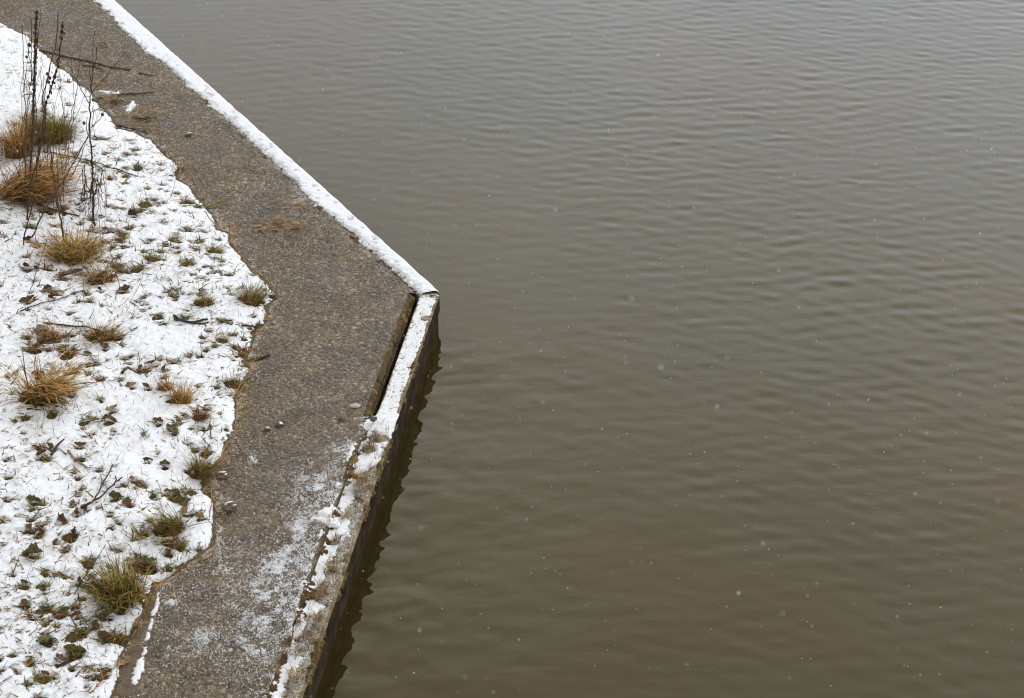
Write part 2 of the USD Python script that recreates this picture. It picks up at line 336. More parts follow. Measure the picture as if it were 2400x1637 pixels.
wy0, wy1 = U(1200, 1637, ZW)[1] - 0.2, U(1200, 0, ZW)[1] + 0.3
wx1 = U(2400, 0, ZW)[0] + 0.3
gx, gy = stretch(-1.9, wx1, 0.022, 140), stretch(wy0, wy1, 0.018, 160)
X, Y = np.meshgrid(gx, gy); P = np.stack([X, Y], -1)
z = water_z(P); fade = sm(1 - (np.maximum(np.abs(X) - wx1, 0) + np.maximum(wy0 - Y, 0) + np.maximum(Y - wy1, 0)) / 1.0)
v = np.stack([X, Y, ZW + z * fade], -1).reshape(-1, 3); f = gridf(len(gy), len(gx))
tag(obj('water', (v, flip_up(v, f)), 'murky_water'), 'murky grey brown canal water with soft ripples', kind='structure')

def leg_s(L): return np.r_[np.arange(0, L + 0.45, 0.0075), L + 0.45 + np.geomspace(0.05, 30, 24)]
pd = np.r_[GAP, GAP + 0.003, GAP + 0.012, GAP + 0.024, GAP + 0.034, np.arange(GAP + 0.042, 1.45, 0.0085), 1.6]
parts = []
for leg, L in ((0, LA), (1, LB)):
    s = leg_s(L); S, D = np.meshgrid(s, pd, indexing='ij'); P = Q(leg, S, D)
    ch = (1 - sm((D - GAP) / 0.034)) * ((1 - 0.7 * sm((S - S_OPEN) / 0.15)) if leg else 0.25)
    zz = -0.030 * ch + 0.0016 * NZ(P, 120, 2, 16) + 0.0030 * NZ(P, 55, 3, 7) + 0.0015 * NZ(P, 14, 2, 8)
    zz += (0.004 * NZ(P, 30, 3, 9)) * (ch > 0.02)
    P = P + (nB if leg else nA) * (0.007 * NZ(P, 22, 3, 10) * ch)[..., None]
    parts.append((np.concatenate([P, zz[..., None]], -1).reshape(-1, 3), gridf(len(s), len(pd))))
parts = [(v, flip_up(v, f)) for v, f in parts]
path = UsdGeom.Xform.Define(stage, '/World/path').GetPrim(); tag(path, 'wet exposed aggregate concrete path between snowy bank and water', kind='structure')
v, f = join(parts)
dcol = inward(v)[2][f].mean(1); legf = inward(v)[0][f].max(1)
sf = inward(v)[1][f].mean(1)
lim = GAP + np.where(legf == 1, 0.034 - 0.026 * sm((sf - S_OPEN) / 0.12), 0.0) + 0.006 * NZ(v[f].mean(1), 30, 3, 12)
top = dcol > lim
vt, ft = compact(v, f[top]); dd = np.maximum(-edge_dist(vt), 0)
soil = np.clip(0.95 * np.exp(-dd / 0.07) * (0.55 + 1.4 * NZ(vt, 14, 3, 14)) + 0.4 * np.clip(NZ(vt, 4, 3, 15) - 0.05, 0, 1) * np.exp(-dd / 0.35), 0, 0.85)
obj('slab', (vt, ft), 'aggregate_concrete', path, col=np.repeat(soil[:, None], 3, 1))
obj('mossy_edge', compact(v, f[~top]), 'mossy_edge', path)
for leg, L in ((0, LA), (1, LB)):            # the slab's upright side in the gap
    s = leg_s(L); S, D = np.meshgrid(s, [0.0, 1.0], indexing='ij')
    P = Q(leg, S, GAP + 0.004 + D * 0); P = P + (nB if leg else nA) * (0.007 * NZ(P, 22, 3, 10))[..., None]
    v = np.concatenate([P, np.where(D > 0, -0.3, -0.018)[..., None]], -1).reshape(-1, 3)
    obj('slab_side', (v, gridf(len(s), 2)), 'mossy_edge', path)

wall = thing('quay_wall', 'low dark canal wall capped with a narrow concrete coping, bending at a point', 'wall')
# coping of separate blocks, face boards below
for leg, L in ((0, LA), (1, LB)):
    cuts = np.r_[0, np.arange(1.62, L + 1.2, 1.35), L + 1.2, L + 30]
    for k in range(len(cuts) - 1):
        s0, s1 = cuts[k] + (0.0015 if k or leg else 0), cuts[k + 1] - 0.0015
        s = np.linspace(s0, s1, max(3, int(min(s1 - s0, 3) / 0.012)))
        prof = [(COPE, -0.12), (COPE, -0.004), (COPE - 0.004, 0.0), (0.07, 0.0), (0.045, 0.0), (0.025, 0.0), (0.0125, -0.001)]
        prof_d, prof_z = np.array(prof).T
        S, D = np.meshgrid(s, prof_d, indexing='ij'); P = Q(leg, S, D); Z = ZC + np.broadcast_to(prof_z, S.shape)
        Z = Z + 0.0015 * NZ(P, 40, 3, 20) * (prof_z > -0.05)
        v = np.concatenate([P, Z[..., None]], -1).reshape(-1, 3); f = gridf(len(s), len(prof))
        obj('coping', (v, flip_up(v, f)), 'coping_concrete', wall)
        prof_d, prof_z = np.array([(0.0125, -0.0015), (0.006, -0.002), (0.001, -0.005), (0.0, -0.008), (0.003, -0.011)]).T
        S, D = np.meshgrid(s, prof_d, indexing='ij'); P = Q(leg, S, D)
        w = 0.0022 * NZ(P, 28, 3, 22); P = P + (nB if leg else nA) * w[..., None]
        v = np.concatenate([P, (ZC + np.broadcast_to(prof_z, S.shape) + 0.5 * w)[..., None]], -1).reshape(-1, 3); f = gridf(len(s), 5)
        obj('edge_strip', (v, flip_up(v, f)), 'edge_tan', wall)
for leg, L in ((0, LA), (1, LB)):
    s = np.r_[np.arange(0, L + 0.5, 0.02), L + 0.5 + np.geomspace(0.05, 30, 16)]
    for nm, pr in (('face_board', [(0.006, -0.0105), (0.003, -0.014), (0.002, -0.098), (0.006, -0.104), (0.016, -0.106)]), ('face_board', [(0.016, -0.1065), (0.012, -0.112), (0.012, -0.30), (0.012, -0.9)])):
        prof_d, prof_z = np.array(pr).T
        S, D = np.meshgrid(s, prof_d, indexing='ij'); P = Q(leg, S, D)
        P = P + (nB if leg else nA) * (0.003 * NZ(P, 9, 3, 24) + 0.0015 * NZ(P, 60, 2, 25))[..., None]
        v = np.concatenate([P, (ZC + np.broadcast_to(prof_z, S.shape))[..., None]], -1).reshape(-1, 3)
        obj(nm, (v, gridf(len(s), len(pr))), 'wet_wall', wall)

# ------------------------------------------------------------------ litter of the bank: what pokes through, and where
bx0 = G(-600, 800)[0] - 0.2; bx0 = min(bx0, G(0, 818)[0] - 0.2, G(0, 1637)[0] - 0.2)
bx1 = edge[:, 0].max() + 0.12
by0, by1 = U(0, 1637)[1] - 0.2, U(0, 0)[1] + 0.3

# (pixel x, y, length px, turn deg, kind)
LEAVES = [(64, 706, 42, 20, 'brown'), (66, 563, 26, 5, 'dark'), (97, 770, 28, -15, 'tan'), (62, 628, 30, -30, 'dark'), (86, 632, 20, -25, 'dark'), (291, 682, 32, 25, 'brown'), (246, 815, 28, -25, 'brown'),
    (206, 831, 20, 5, 'olive'), (169, 871, 20, 0, 'brown'), (343, 909, 22, -15, 'brown'), (308, 905, 30, 0, 'tan'), (256, 987, 38, -6, 'brown'), (372, 990, 26, -12, 'brown'), (263, 963, 30, 25, 'tan'),
    (405, 1012, 38, -25, 'olive'), (190, 1046, 28, -5, 'brown'), (98, 1066, 26, 5, 'brown'), (121, 1052, 24, -30, 'brown'), (345, 1082, 20, -20, 'dark'), (387, 1091, 24, 5, 'olive'), (171, 1181, 18, 60, 'brown'),
    (199, 1196, 26, -40, 'brown'), (181, 1204, 26, -50, 'brown'), (301, 1183, 32, -45, 'brown'), (273, 1166, 32, -5, 'olive'), (310, 1126, 18, -25, 'tan'), (80, 1177, 32, -5, 'olive'), (148, 1221, 32, -35, 'brown'),
    (68, 1240, 30, -45, 'brown'), (95, 1243, 20, 40, 'dark'), (176, 1254, 32, -60, 'dark'), (160, 1263, 30, 15, 'brown'), (78, 1301, 46, -5, 'olive'), (131, 1273, 18, 50, 'brown'), (345, 1321, 42, 8, 'olive'),
    (308, 1320, 26, 5, 'tan'), (395, 1298, 28, -40, 'brown'), (420, 1283, 26, 15, 'brown'), (470, 1213, 28, -25, 'tan'), (436, 1204, 36, -40, 'tan'), (380, 1245, 30, 20, 'olive'), (112, 1505, 44, 20, 'olive'),
    (170, 1498, 36, 35, 'brown'), (245, 1498, 30, -35, 'brown'), (74, 1552, 30, -45, 'brown'), (107, 1582, 18, 0, 'brown'), (148, 1550, 32, -20, 'brown'), (226, 1466, 30, -40, 'olive'), (178, 1530, 44, -4, 'olive'),
    (290, 1550, 34, 30, 'tan'), (316, 1470, 26, 60, 'brown'), (152, 1435, 24, 10, 'olive'), (94, 1440, 18, 0, 'brown'), (190, 1368, 24, -50, 'olive'), (105, 1389, 14, 0, 'brown'), (60, 1370, 22, -20, 'olive'),
    (60, 1420, 30, -40, 'brown'), (312, 505, 38, -30, 'dark'), (498, 637, 18, 70, 'brown'), (330, 868, 22, -60, 'brown'), (353, 855, 28, 20, 'brown'), (383, 868, 20, 50, 'brown'), (120, 700, 20, -30, 'dark'),
    (200, 690, 24, -30, 'brown'), (112, 678, 26, 10, 'dark'), (235, 680, 18, -30, 'dark'), (182, 640, 30, 20, 'brown'), (222, 660, 34, 10, 'brown'), (90, 880, 30, 10, 'brown'), (415, 1160, 26, -30, 'olive'),
    (425, 1175, 24, 10, 'olive'), (395, 1155, 20, 10, 'olive'), (250, 1445, 34, 10, 'olive'), (180, 1445, 26, 0, 'brown'), (652, 522, 40, 8, 'tan'), (690, 536, 26, -14, 'tan'), (236, 232, 30, 15, 'brown'), (268, 240, 34, 25, 'brown'), (345, 278, 26, -8, 'brown'), (425, 392, 26, 30, 'tan')]
# small patches of litter showing through: (x, y, radius px)
spots = []
g = np.random.default_rng(21)
clean = [(330, 960, 90, 55), (400, 800, 70, 40), (300, 900, 50, 30), (240, 930, 60, 40), (330, 1085, 110, 50), (470, 1220, 50, 60), (330, 780, 50, 30), (150, 720, 60, 22), (130, 1000, 60, 25), (110, 1150, 60, 25), (250, 1540, 60, 30), (150, 440, 50, 25), (270, 300, 40, 30), (480, 440, 30, 30)]
for (x0, y0, x1, y1, n) in ((60, 120, 330, 380, 100), (60, 380, 520, 640, 260), (60, 640, 640, 860, 190), (52, 860, 570, 1120, 130), (40, 1120, 520, 1380, 120), (40, 1370, 340, 1637, 80), (-620, 0, 50, 1637, 420)):
    k = 0
    while k < n:
        x, y = g.uniform(x0, x1), g.uniform(y0, y1)
        if any(((x - a) / c) ** 2 + ((y - b) / d) ** 2 < 1 for a, b, c, d in clean) and g.random() < 0.85: k += 1; continue
        if 0.5 + 0.9 * NZ(np.array([x / 60, y / 45]), 1.0, 2, 77) < g.random() * 0.9: continue
        spots.append((x, y, g.choice([3, 4.5, 6.5, 9, 13], p=[.34, .30, .22, .10, .04]))); k += 1
N_LITTER = len(spots)
for x, y, l, a, k in LEAVES[:-6]: spots.append((x, y + 2, l * 0.24))
spots = np.array(spots)
sp = G(spots[:, 0], spots[:, 1], 0.012); se = edge_dist(sp)
keep = se > 0.015; is_leaf = (np.arange(len(spots)) >= N_LITTER)[keep]; sp, sr = sp[keep], spots[keep, 2]
pxm = np.linalg.norm(U(600, 900) - U(601, 900))              # about one photo pixel in metres
sr = sr * pxm

# tussocks: (name key, px, py, radius px)
TUSS = [('moss', 112, 322, 66), ('long', 58, 455, 84), ('red', 40, 365, 48), ('mid', 172, 600, 75), ('rosette', 92, 930, 72), ('nest', 588, 703, 42), ('small_a', 478, 712, 34), ('straw_a', 425, 940, 30), ('straw_b', 386, 912, 24), ('straw_c', 468, 980, 26),
        ('dark_a', 470, 1108, 38), ('green_big', 278, 1392, 62), ('green_b', 392, 1242, 44), ('flat', 232, 790, 52), ('flat_b', 235, 655, 45), ('edge_a', 520, 800, 24), ('edge_b', 500, 590, 28), ('edge_c', 340, 482, 34), ('edge_d', 432, 398, 26), ('edge_e', 545, 900, 30), ('edge_f', 440, 620, 26), ('edge_g', 360, 610, 26), ('corner', 120, 795, 40)]
tb = {k: G(x, y, 0.0) for k, x, y, r in TUSS}; tr = {k: r * pxm for k, x, y, r in TUSS}

# ------------------------------------------------------------------ ground and snow of the bank
gx, gy = stretch(bx0, bx1, 0.0065, 30, 1.3), stretch(by0, by1, 0.0075, 30, 1.3)
X, Y = np.meshgrid(gx, gy); P = np.stack([X, Y], -1); D = edge_dist(P); HZ = bank_z(P, D)
v = np.concatenate([P, HZ[..., None]], -1)
cx, cy = slice(None, None, 3), slice(None, None, 3)
vv = v[cy, cx].reshape(-1, 3); f = gridf(*v[cy, cx].shape[:2]); fk = (edge_dist(vv)[f] > -0.12).any(1)
vc, fc = compact(vv, f[fk])
tag(obj('ground', (vc, flip_up(vc, fc)), 'soil'), 'dark soil and flattened dead grass under the snow of the bank', kind='structure')

T = 0.0115 * (1 - np.exp(-np.maximum(D + 0.012 * NZ(P, 24, 3, 31) + 0.030 * NZ(P, 58, 3, 33), -0.02) / 0.024))
T += 0.0045 * NZ(P, 11, 3, 34) + 0.0070 * NZ(P, 30, 3, 35) + 0.0050 * NZ(P, 80, 2, 36)
T -= 0.0075 * sm((0.16 - D) / 0.16) * sm(0.5 + 1.3 * NZ(P, 7, 2, 37))
warp = P + 0.013 * np.stack([NZ(P, 60, 3, 38), NZ(P, 60, 3, 39)], -1)
def dent(c, rx, ry, depth, sharp=1.0):
    m = 2.6 * max(rx, ry)
    i0, i1 = np.searchsorted(gy, [c[1] - m, c[1] + m]); j0, j1 = np.searchsorted(gx, [c[0] - m, c[0] + m])
    w = warp[i0:i1, j0:j1]; q = ((w[..., 0] - c[0]) / rx) ** 2 + ((w[..., 1] - c[1]) / ry) ** 2
    T[i0:i1, j0:j1] -= depth * np.exp(-(q * sharp) ** 1.6)
g = np.random.default_rng(22)
for c, r in zip(sp, sr):
    for k in range(1 + int(g.integers(0, 3))):                # each patch is a few ragged hollows run together
        o = g.normal(0, 0.75, 2) * r * [1.3, 0.8]
        dent(c[:2] + o * (k > 0), r * g.uniform(0.6, 1.1) + 0.0045, r * g.uniform(0.4, 0.75) + 0.0042, g.uniform(0.013, 0.024))
for k in tb: dent(tb[k], tr[k] * 0.6, tr[k] * 0.5, 0.03, 0.9)
def snow_part(P, base, T, f, tuck=0.006):
    t = np.where(T > 0, T, np.maximum(T, -tuck))
    v = np.concatenate([P, (base + t)[..., None]], -1).reshape(-1, 3)
    keep = (T.reshape(-1)[f] > 0).any(1); v, f = compact(v, f[keep])
    return v, flip_up(v, f)
T = np.where(D < -0.01, -1, T)
tag(obj('bank_snow', snow_part(P, HZ, T, gridf(len(gy), len(gx))), 'snow'), 'thin uneven white snow over the grass bank left of the path', 'snow', kind='stuff')
def snow_z(p):                               # top of snow at a point of the bank
    i = np.clip(np.searchsorted(gy, p[..., 1]), 0, len(gy) - 1); j = np.clip(np.searchsorted(gx, p[..., 0]), 0, len(gx) - 1)
    return HZ[i, j] + np.maximum(T[i, j], 0)

# snow on the coping: the upper leg whole, the lower one thin, then patchy over the joint
def to_sd(px, py, z=ZC): leg, s, d = inward(U(np.asarray(px, float), np.asarray(py, float), z)); return leg, s, d
inner_px = np.array([(274, 52), (282, 68), (312, 92), (344, 130), (380, 150), (412, 174), (439, 209), (477, 233), (504, 260), (534, 282), (564, 312), (597, 342), (667, 400), (702, 443), (751, 495), (786, 519), (832, 546), (851, 574), (889, 601), (930, 639), (965, 671)], float)
_, si, di = to_sd(inner_px[:, 0], inner_px[:, 1]); o = np.argsort(si)
s = np.r_[np.arange(0, LA + 0.5, 0.006), LA + 0.5 + np.geomspace(0.05, 30, 30)]; d = np.arange(-0.004, 0.20, 0.0055)
S, Dd = np.meshgrid(s, d, indexing='ij'); P0 = Q(0, S, Dd)
lim = np.interp(s, si[o], di[o])[:, None] + 0.004
rag = lim - Dd + 0.034 * NZ(P0, 22, 3, 60) + 0.042 * NZ(P0, 62, 3, 61)
Tu = 0.0175 * np.sqrt(np.clip((Dd + 0.004 + 0.010 * NZ(P0, 16, 3, 64)) / 0.02, 0, 1)) * (1 - np.exp(-np.maximum(rag, -0.01) / 0.012)) + 0.004 * NZ(P0, 16, 3, 62) + 0.002 * NZ(P0, 60, 2, 63)
Tu = np.where(rag < 0, -1, Tu)
base_u = np.where(Dd < GAP, ZC, -0.012 * (1 - sm((Dd - GAP) / 0.034)))
for (px, py, r) in ((818, 547, 8), (548, 275, 7), (470, 140, 5), (882, 582, 5), (918, 618, 4), (930, 632, 5), (948, 642, 5), (694, 418, 4)) + tuple((323 + u_ * 690 - o_, 52 + u_ * 612 + o_ * 0.2, r_) for u_, o_, r_ in zip(np.random.default_rng(66).uniform(0.02, 0.98, 34), np.random.default_rng(67).uniform(4, 44, 34), np.random.default_rng(68).uniform(2.5, 6.0, 34))):
    c = U(px, py, 0)[:2]; q = ((P0 - c) ** 2).sum(-1) / (r * pxm) ** 2; Tu -= 0.03 * np.exp(-q)
edge_off = np.where(Dd < 0.004, -0.004 * (0.004 - Dd) / 0.008, 0)
tag(obj('coping_snow', snow_part(P0, base_u + edge_off, Tu, gridf(len(s), len(d))), 'snow'), 'smooth white strip of snow along the upper coping above the bend', 'snow', kind='stuff')

strip_px = np.array([(985, 866, 934), (1000, 850, 924), (1025, 872, 905), (1045, 838, 899), (1060, 823, 892), (1085, 821, 884), (1110, 817, 850), (1140, 806, 836), (1170, 795, 818), (1195, 781, 808), (1212, 742, 800), (1230, 787, 820), (1255, 757, 812), (1275, 752, 795), (1290, 747, 784), (1320, 735, 765), (1350, 729, 760), (1380, 710, 738), (1400, 711, 732), (1425, 700, 752), (1450, 697, 729), (1475, 687, 715), (1500, 685, 704), (1525, 688, 700), (1545, 682, 710), (1565, 654, 696), (1585, 648, 676), (1637, 630, 655)], float)
_, sl, dl = to_sd(strip_px[:, 1], strip_px[:, 0]); _, sr_, dr = to_sd(strip_px[:, 2], strip_px[:, 0])
s = np.r_[np.arange(0, LB + 0.45, 0.004), LB + 0.45 + np.geomspace(0.05, 30, 30)]; d = np.arange(-0.002, 0.30, 0.004)
S, Dd = np.meshgrid(s, d, indexing='ij'); P1 = Q(1, S, Dd)
o = np.argsort(sl); dmax = np.interp(s, sl[o], dl[o])[:, None]; o = np.argsort(sr_); dmin = np.interp(s, sr_[o], dr[o])[:, None]
s_open = sl.min()
past = sm((S - s_open + 0.10 + 0.08 * NZ(P1, 20, 3, 75)) / 0.14); opened = past < 0.5
mixp = lambda a, b: a * (1 - past) + b * past
rag_hi = mixp(COPE - 0.004 - Dd + 0.004 * NZ(P1, 30, 3, 70), dmax + 0.006 - Dd + 0.034 * NZ(P1, 26, 3, 70) + 0.030 * NZ(P1, 75, 3, 74))
rag_lo = mixp(Dd - 0.011 - 0.006 * sm((S - 0.2) / 1.0) + 0.011 * NZ(P1, 34, 3, 71), Dd - dmin + 0.010 + 0.030 * NZ(P1, 30, 3, 71) + 0.022 * NZ(P1, 80, 3, 76))
e = np.minimum(rag_hi, rag_lo)
Tl = mixp(0.0016, 0.0095) * (1 - np.exp(-np.maximum(e, -0.01) / mixp(0.008, 0.018))) + mixp(0.002, 0.006) * NZ(P1, 45, 3, 72) + mixp(0.005, 0.0035) * NZ(P1, 150, 2, 73)
Tl = np.where(e < 0, -1, Tl)
for (px, py, r) in ((997, 738, 7), (845, 1108, 10), (880, 1020, 12), (898, 1020, 10), (862, 1045, 14), (780, 1262, 9), (770, 1330, 9), (745, 1390, 8), (722, 1440, 8), (700, 1490, 7), (1015, 686, 5), (1030, 688, 4)):
    c = U(px, py, 0)[:2]; q = ((P1 - c) ** 2).sum(-1) / (r * pxm) ** 2; Tl -= 0.03 * np.exp(-q)
base_l = np.where(Dd < COPE, ZC, np.where(Dd < GAP, ZC, -0.018 * (1 - sm((Dd - GAP) / 0.034))))
tag(obj('coping_snow', snow_part(P1, base_l, Tl, gridf(len(s), len(d))), 'thin_snow'), 'thin ragged powder snow along the lower coping and its mossy joint', 'snow', kind='stuff')

# soil and moss filling the joint: whole upper leg, lower leg past the open gap
def joint(leg, s0, s1, wide, seed):
    s = np.arange(s0, s1, 0.006); d = np.linspace(COPE - 0.012 - wide * 0.3, GAP + 0.012 + wide, 22); S, Dd = np.meshgrid(s, d, indexing='ij'); P = Q(leg, S, Dd)
    mid = (d[0] + d[-1]) / 2; half = (d[-1] - d[0]) / 2
    prof = (1 - np.abs((Dd - mid) / half) ** 2.5) * (1.0 if leg else 1.0) - (0.75 * sm(0.5 - 1.8 * NZ(P, 8, 3, seed + 5)) if leg else 0.8 * sm(0.36 - 1.8 * NZ(P, 9, 3, seed + 5)))
    base = np.where(Dd < COPE, ZC, ZC + (-0.004 - ZC) * sm((Dd - COPE) / (GAP + 0.03 - COPE)))
    T = 0.012 * prof - 0.006 + 0.014 * NZ(P, 38, 3, seed) * np.clip(prof, 0, 1) + 0.004 * NZ(P, 110, 2, seed + 1)
    v = np.concatenate([P, (base + np.maximum(T, -0.008))[..., None]], -1).reshape(-1, 3); f = gridf(len(s), len(d))
    keep = (T.reshape(-1)[f] > -0.007).any(1); v, f = compact(v, f[keep]); return v, flip_up(v, f)
tag(obj('moss', joint(1, s_open + 0.01, LB + 0.4, 0.03, 80), 'mossy_edge'), 'brown moss and soil filling the joint of the lower coping', 'moss', kind='stuff')
tag(obj('moss', joint(0, 0.05, LA + 0.4, 0.032, 83), 'mossy_edge'), 'dark moss along the inner edge of the upper coping snow', 'moss', kind='stuff')

mottled('lip_moss', [(0.35, (0.03, 0.019, 0.006)), (0.5, (0.09, 0.062, 0.014)), (0.65, (0.21, 0.14, 0.032))], scale=60, rough=0.95, bump=1.0, bscale=180, dist=0.006)
s = np.arange(0.25, LB + 0.4, 0.005); d = np.linspace(-0.008, 0.026, 12); S, Dd = np.meshgrid(s, d, indexing='ij'); P = Q(1, S, Dd)
Tm = 0.009 * (1 - ((Dd - 0.006) / 0.017) ** 2) + 0.016 * NZ(P, 30, 3, 87) + 0.006 * NZ(P, 110, 2, 88) - 0.017 * sm(0.75 - 1.6 * NZ(P, 7, 3, 89)) - 0.006 * sm((1.0 - S) / 0.6)
Zm = np.where(Dd < 0.004, ZC - 0.006 - 1.1 * (0.004 - Dd), ZC - 0.002)
v = np.concatenate([P, (Zm + np.maximum(Tm, -0.006))[..., None]], -1).reshape(-1, 3); f = gridf(len(s), len(d)); v, f = compact(v, f[(Tm.reshape(-1)[f] > -0.004).any(1)])
tag(obj('moss', (v, flip_up(v, f)), 'lip_moss'), 'golden green moss along the water side lip of the lower coping', 'moss', kind='stuff')

# frost: snow grains lying on the path, thicker in drifts beside the lower coping
g = np.random.default_rng(31)
N = 420000
leg = (g.random(N) < LB / (LA + LB)).astype(int); s = g.uniform(0, 1, N) * np.where(leg, LB + 0.4, LA + 0.4); d = g.uniform(GAP + 0.02, 1.15, N)
p = np.where(leg[:, None] == 1, Q(1, s, d), Q(0, s, d))
lo_ = sm((4.9 - p[:, 1]) / 1.2)
dens = 0.04 + 0.05 * lo_ + (0.08 + 0.10 * lo_) * sm(0.5 + 1.5 * NZ(p, 6, 3, 90)) * sm(0.4 + 2 * NZ(p, 40, 2, 92))
blotch = sm(0.45 + 2.2 * NZ(p, 16, 3, 91))
for (px, py, rx, ry, a) in ((760, 1130, 75, 60, .9), (735, 1200, 60, 45, .6), (655, 1330, 80, 45, .75), (650, 1390, 85, 55, 1.0), (630, 1460, 80, 45, .8), (600, 1520, 80, 50, .5), (560, 1340, 80, 60, .45), (480, 1480, 110, 70, .3), (690, 1290, 45, 40, .6), (790, 1060, 30, 30, .4), (690, 480, 40, 30, .6), (665, 525, 45, 25, .5), (308, 252, 20, 18, 1.0), (700, 450, 60, 20, .4), (265, 215, 40, 10, .6), (400, 1420, 25, 25, .3), (420, 170, 25, 25, .3), (560, 880, 18, 60, .5), (545, 1020, 20, 40, .6), (590, 1075, 12, 25, .5)):
    c = U(px, py)[:2]; q = ((p[:, 0] - c[0]) / (rx * pxm)) ** 2 + ((p[:, 1] - c[1]) / (ry * pxm * 1.7)) ** 2
    dens = dens + a * np.exp(-q) * (0.25 + 0.75 * blotch)
ed = edge_dist(p); dens = dens + 0.45 * np.exp(-np.maximum(-ed, 0) / 0.02) * blotch
p = p[(g.random(N) < dens * 0.62) & (ed < 0)]
DR = [(760, 1130, 60, 40, 9), (735, 1195, 40, 28, 5), (655, 1330, 60, 28, 8), (645, 1390, 62, 34, 14), (628, 1450, 60, 30, 8), (600, 1515, 60, 30, 5), (690, 1285, 35, 26, 5), (700, 1240, 25, 16, 3), (745, 1160, 25, 22, 4), (690, 468, 24, 14, 3), (680, 528, 30, 9, 2.5), (560, 1340, 60, 34, 4), (480, 1500, 90, 40, 4), (400, 1412, 18, 8, 1), (592, 1078, 10, 10, .7), (265, 216, 30, 5, 1.2), (790, 1060, 20, 16, 1.5), (505, 1160, 14, 40, 2), (480, 1300, 25, 14, 1.2)]
dp = []
for px, py, rx, ry, k in DR:
    m = int(k * 950); c = U(px + g.normal(0, rx * .62, m), py + g.normal(0, ry * .62, m), 0.0)[:, :2]
    dp.append(c[NZ(c, 20, 3, 91) + 0.7 * NZ(c, 55, 2, 94) > g.uniform(-0.1, 0.8, m)])
m = 30000; k_ = g.integers(0, len(edge) - 1, m); u_ = g.random((m, 1)); eg = edge[k_] * (1 - u_) + edge[k_ + 1] * u_ + np.stack([g.exponential(0.022, m) - 0.006, g.normal(0, 0.02, m)], 1); eg = eg[NZ(eg, 24, 3, 99) > g.uniform(-0.1, 0.7, m)]
us = inward(np.vstack(dp)); dp = np.vstack(dp)[us[2] > GAP + 0.004]
m = 9000; cs, cd = g.uniform(S_OPEN, LB + 0.4, m), g.uniform(0.012, COPE, m); cp = Q(1, cs, cd); cp = cp[NZ(cp, 26, 3, 95) > g.uniform(-0.1, 0.5, m)]
m = 16000; us_, ud = g.uniform(0.0, LA + 0.4, m), GAP - 0.02 + g.exponential(0.022, m); up = Q(0, us_, ud); up = up[(NZ(up, 30, 3, 96) > g.uniform(-0.1, 0.6, m)) & (ud > COPE)]
m = 22000; cs = g.uniform(S_OPEN, LB + 0.4, m); a_, b_ = np.interp(cs, sl[np.argsort(sl)], dl[np.argsort(sl)]), np.interp(cs, sr_[np.argsort(sr_)], dr[np.argsort(sr_)])
sp_ = Q(1, cs, np.where(g.random(m) < 0.65, a_ + g.exponential(0.028, m), b_ - g.exponential(0.014, m))); sp_ = sp_[(NZ(sp_, 28, 3, 98) > g.uniform(-0.15, 0.5, m)) & (inward(sp_)[2] > 0.012)]
p = np.vstack([p, sp_, eg[edge_dist(eg) < 0.004], dp[edge_dist(dp) < 0.01], up, cp])
n = len(p); r = g.uniform(0.0009, 0.0026, n) * (1 + 0.6 * (g.random(n) < 0.08)); a = g.uniform(0, 6.28, n)
base = np.concatenate([p, (0.0010 + 0.0030 * NZ(p, 55, 3, 7) + 0.0015 * NZ(p, 14, 2, 8))[:, None]], 1); base[inward(p)[2] < COPE, 2] = ZC + 0.001
oc = np.array([(0, 0, 1.3), (1, 0, .1), (-.5, .87, .1), (-.5, -.87, .1)])
lv = np.stack([oc[None, :, 0] * np.cos(a)[:, None] - oc[None, :, 1] * np.sin(a)[:, None], oc[None, :, 0] * np.sin(a)[:, None] + oc[None, :, 1] * np.cos(a)[:, None], np.broadcast_to(oc[:, 2], (n, 4))], -1) * r[:, None, None] * g.uniform(0.7, 1.3, (n, 4, 1))
ff = np.array([(0, 1, 2), (0, 2, 3), (0, 3, 1)])
tag(obj('frost_grains', ((base[:, None] + lv).reshape(-1, 3), ((np.arange(n) * 4)[:, None, None] + ff).reshape(-1, 3)), 'flake', smooth=False), 'sprinkle of white snow grains lying on the concrete path', 'snow', kind='stuff')
print('grains', n)

# wet mud strip with a thin snow rib at the lower bank edge
def patch(name, label, pts, half, thick, m, cat, kind=None, base=0.0, seed=0, rag=0.5, n1=30, n2=75, ramp=0.008):
    """A thin ragged sheet around a line or dot of photo points; half: half width in metres along the line."""
    p = U(*np.array(pts, float).T)[:, :2]; half = np.broadcast_to(np.asarray(half, float), len(p)); k = max(2, int(np.linalg.norm(np.diff(p, axis=0), axis=1).sum() / 0.01)) if len(p) > 1 else 1
    u = np.linspace(0, len(p) - 1, k); q = np.stack([np.interp(u, np.arange(len(p)), p[:, c]) for c in (0, 1)], 1); hw = np.interp(u, np.arange(len(p)), half)
    m_ = hw.max() * 2.0; X, Y = np.meshgrid(np.arange(q[:, 0].min() - m_, q[:, 0].max() + m_, 0.004), np.arange(q[:, 1].min() - m_, q[:, 1].max() + m_, 0.004)); P = np.stack([X, Y], -1)
    d, i = cKDTree(q).query(P.reshape(-1, 2)); d = d.reshape(X.shape); h = hw[i].reshape(X.shape)
    e = h - d + h * rag * (1.3 * NZ(P, n1, 3, 200 + seed) + 0.9 * NZ(P, n2, 2, 300 + seed))
    T = thick * (1 - np.exp(-np.maximum(e, -0.01) / ramp)) + thick * 0.45 * NZ(P, 60, 3, 400 + seed); T = np.where(e < 0, -1, T)
    return tag(obj(name, snow_part(P, np.full(X.shape, base + 0.0022 * 0), T, gridf(*X.shape), 0.004), m), label, cat, kind=kind)
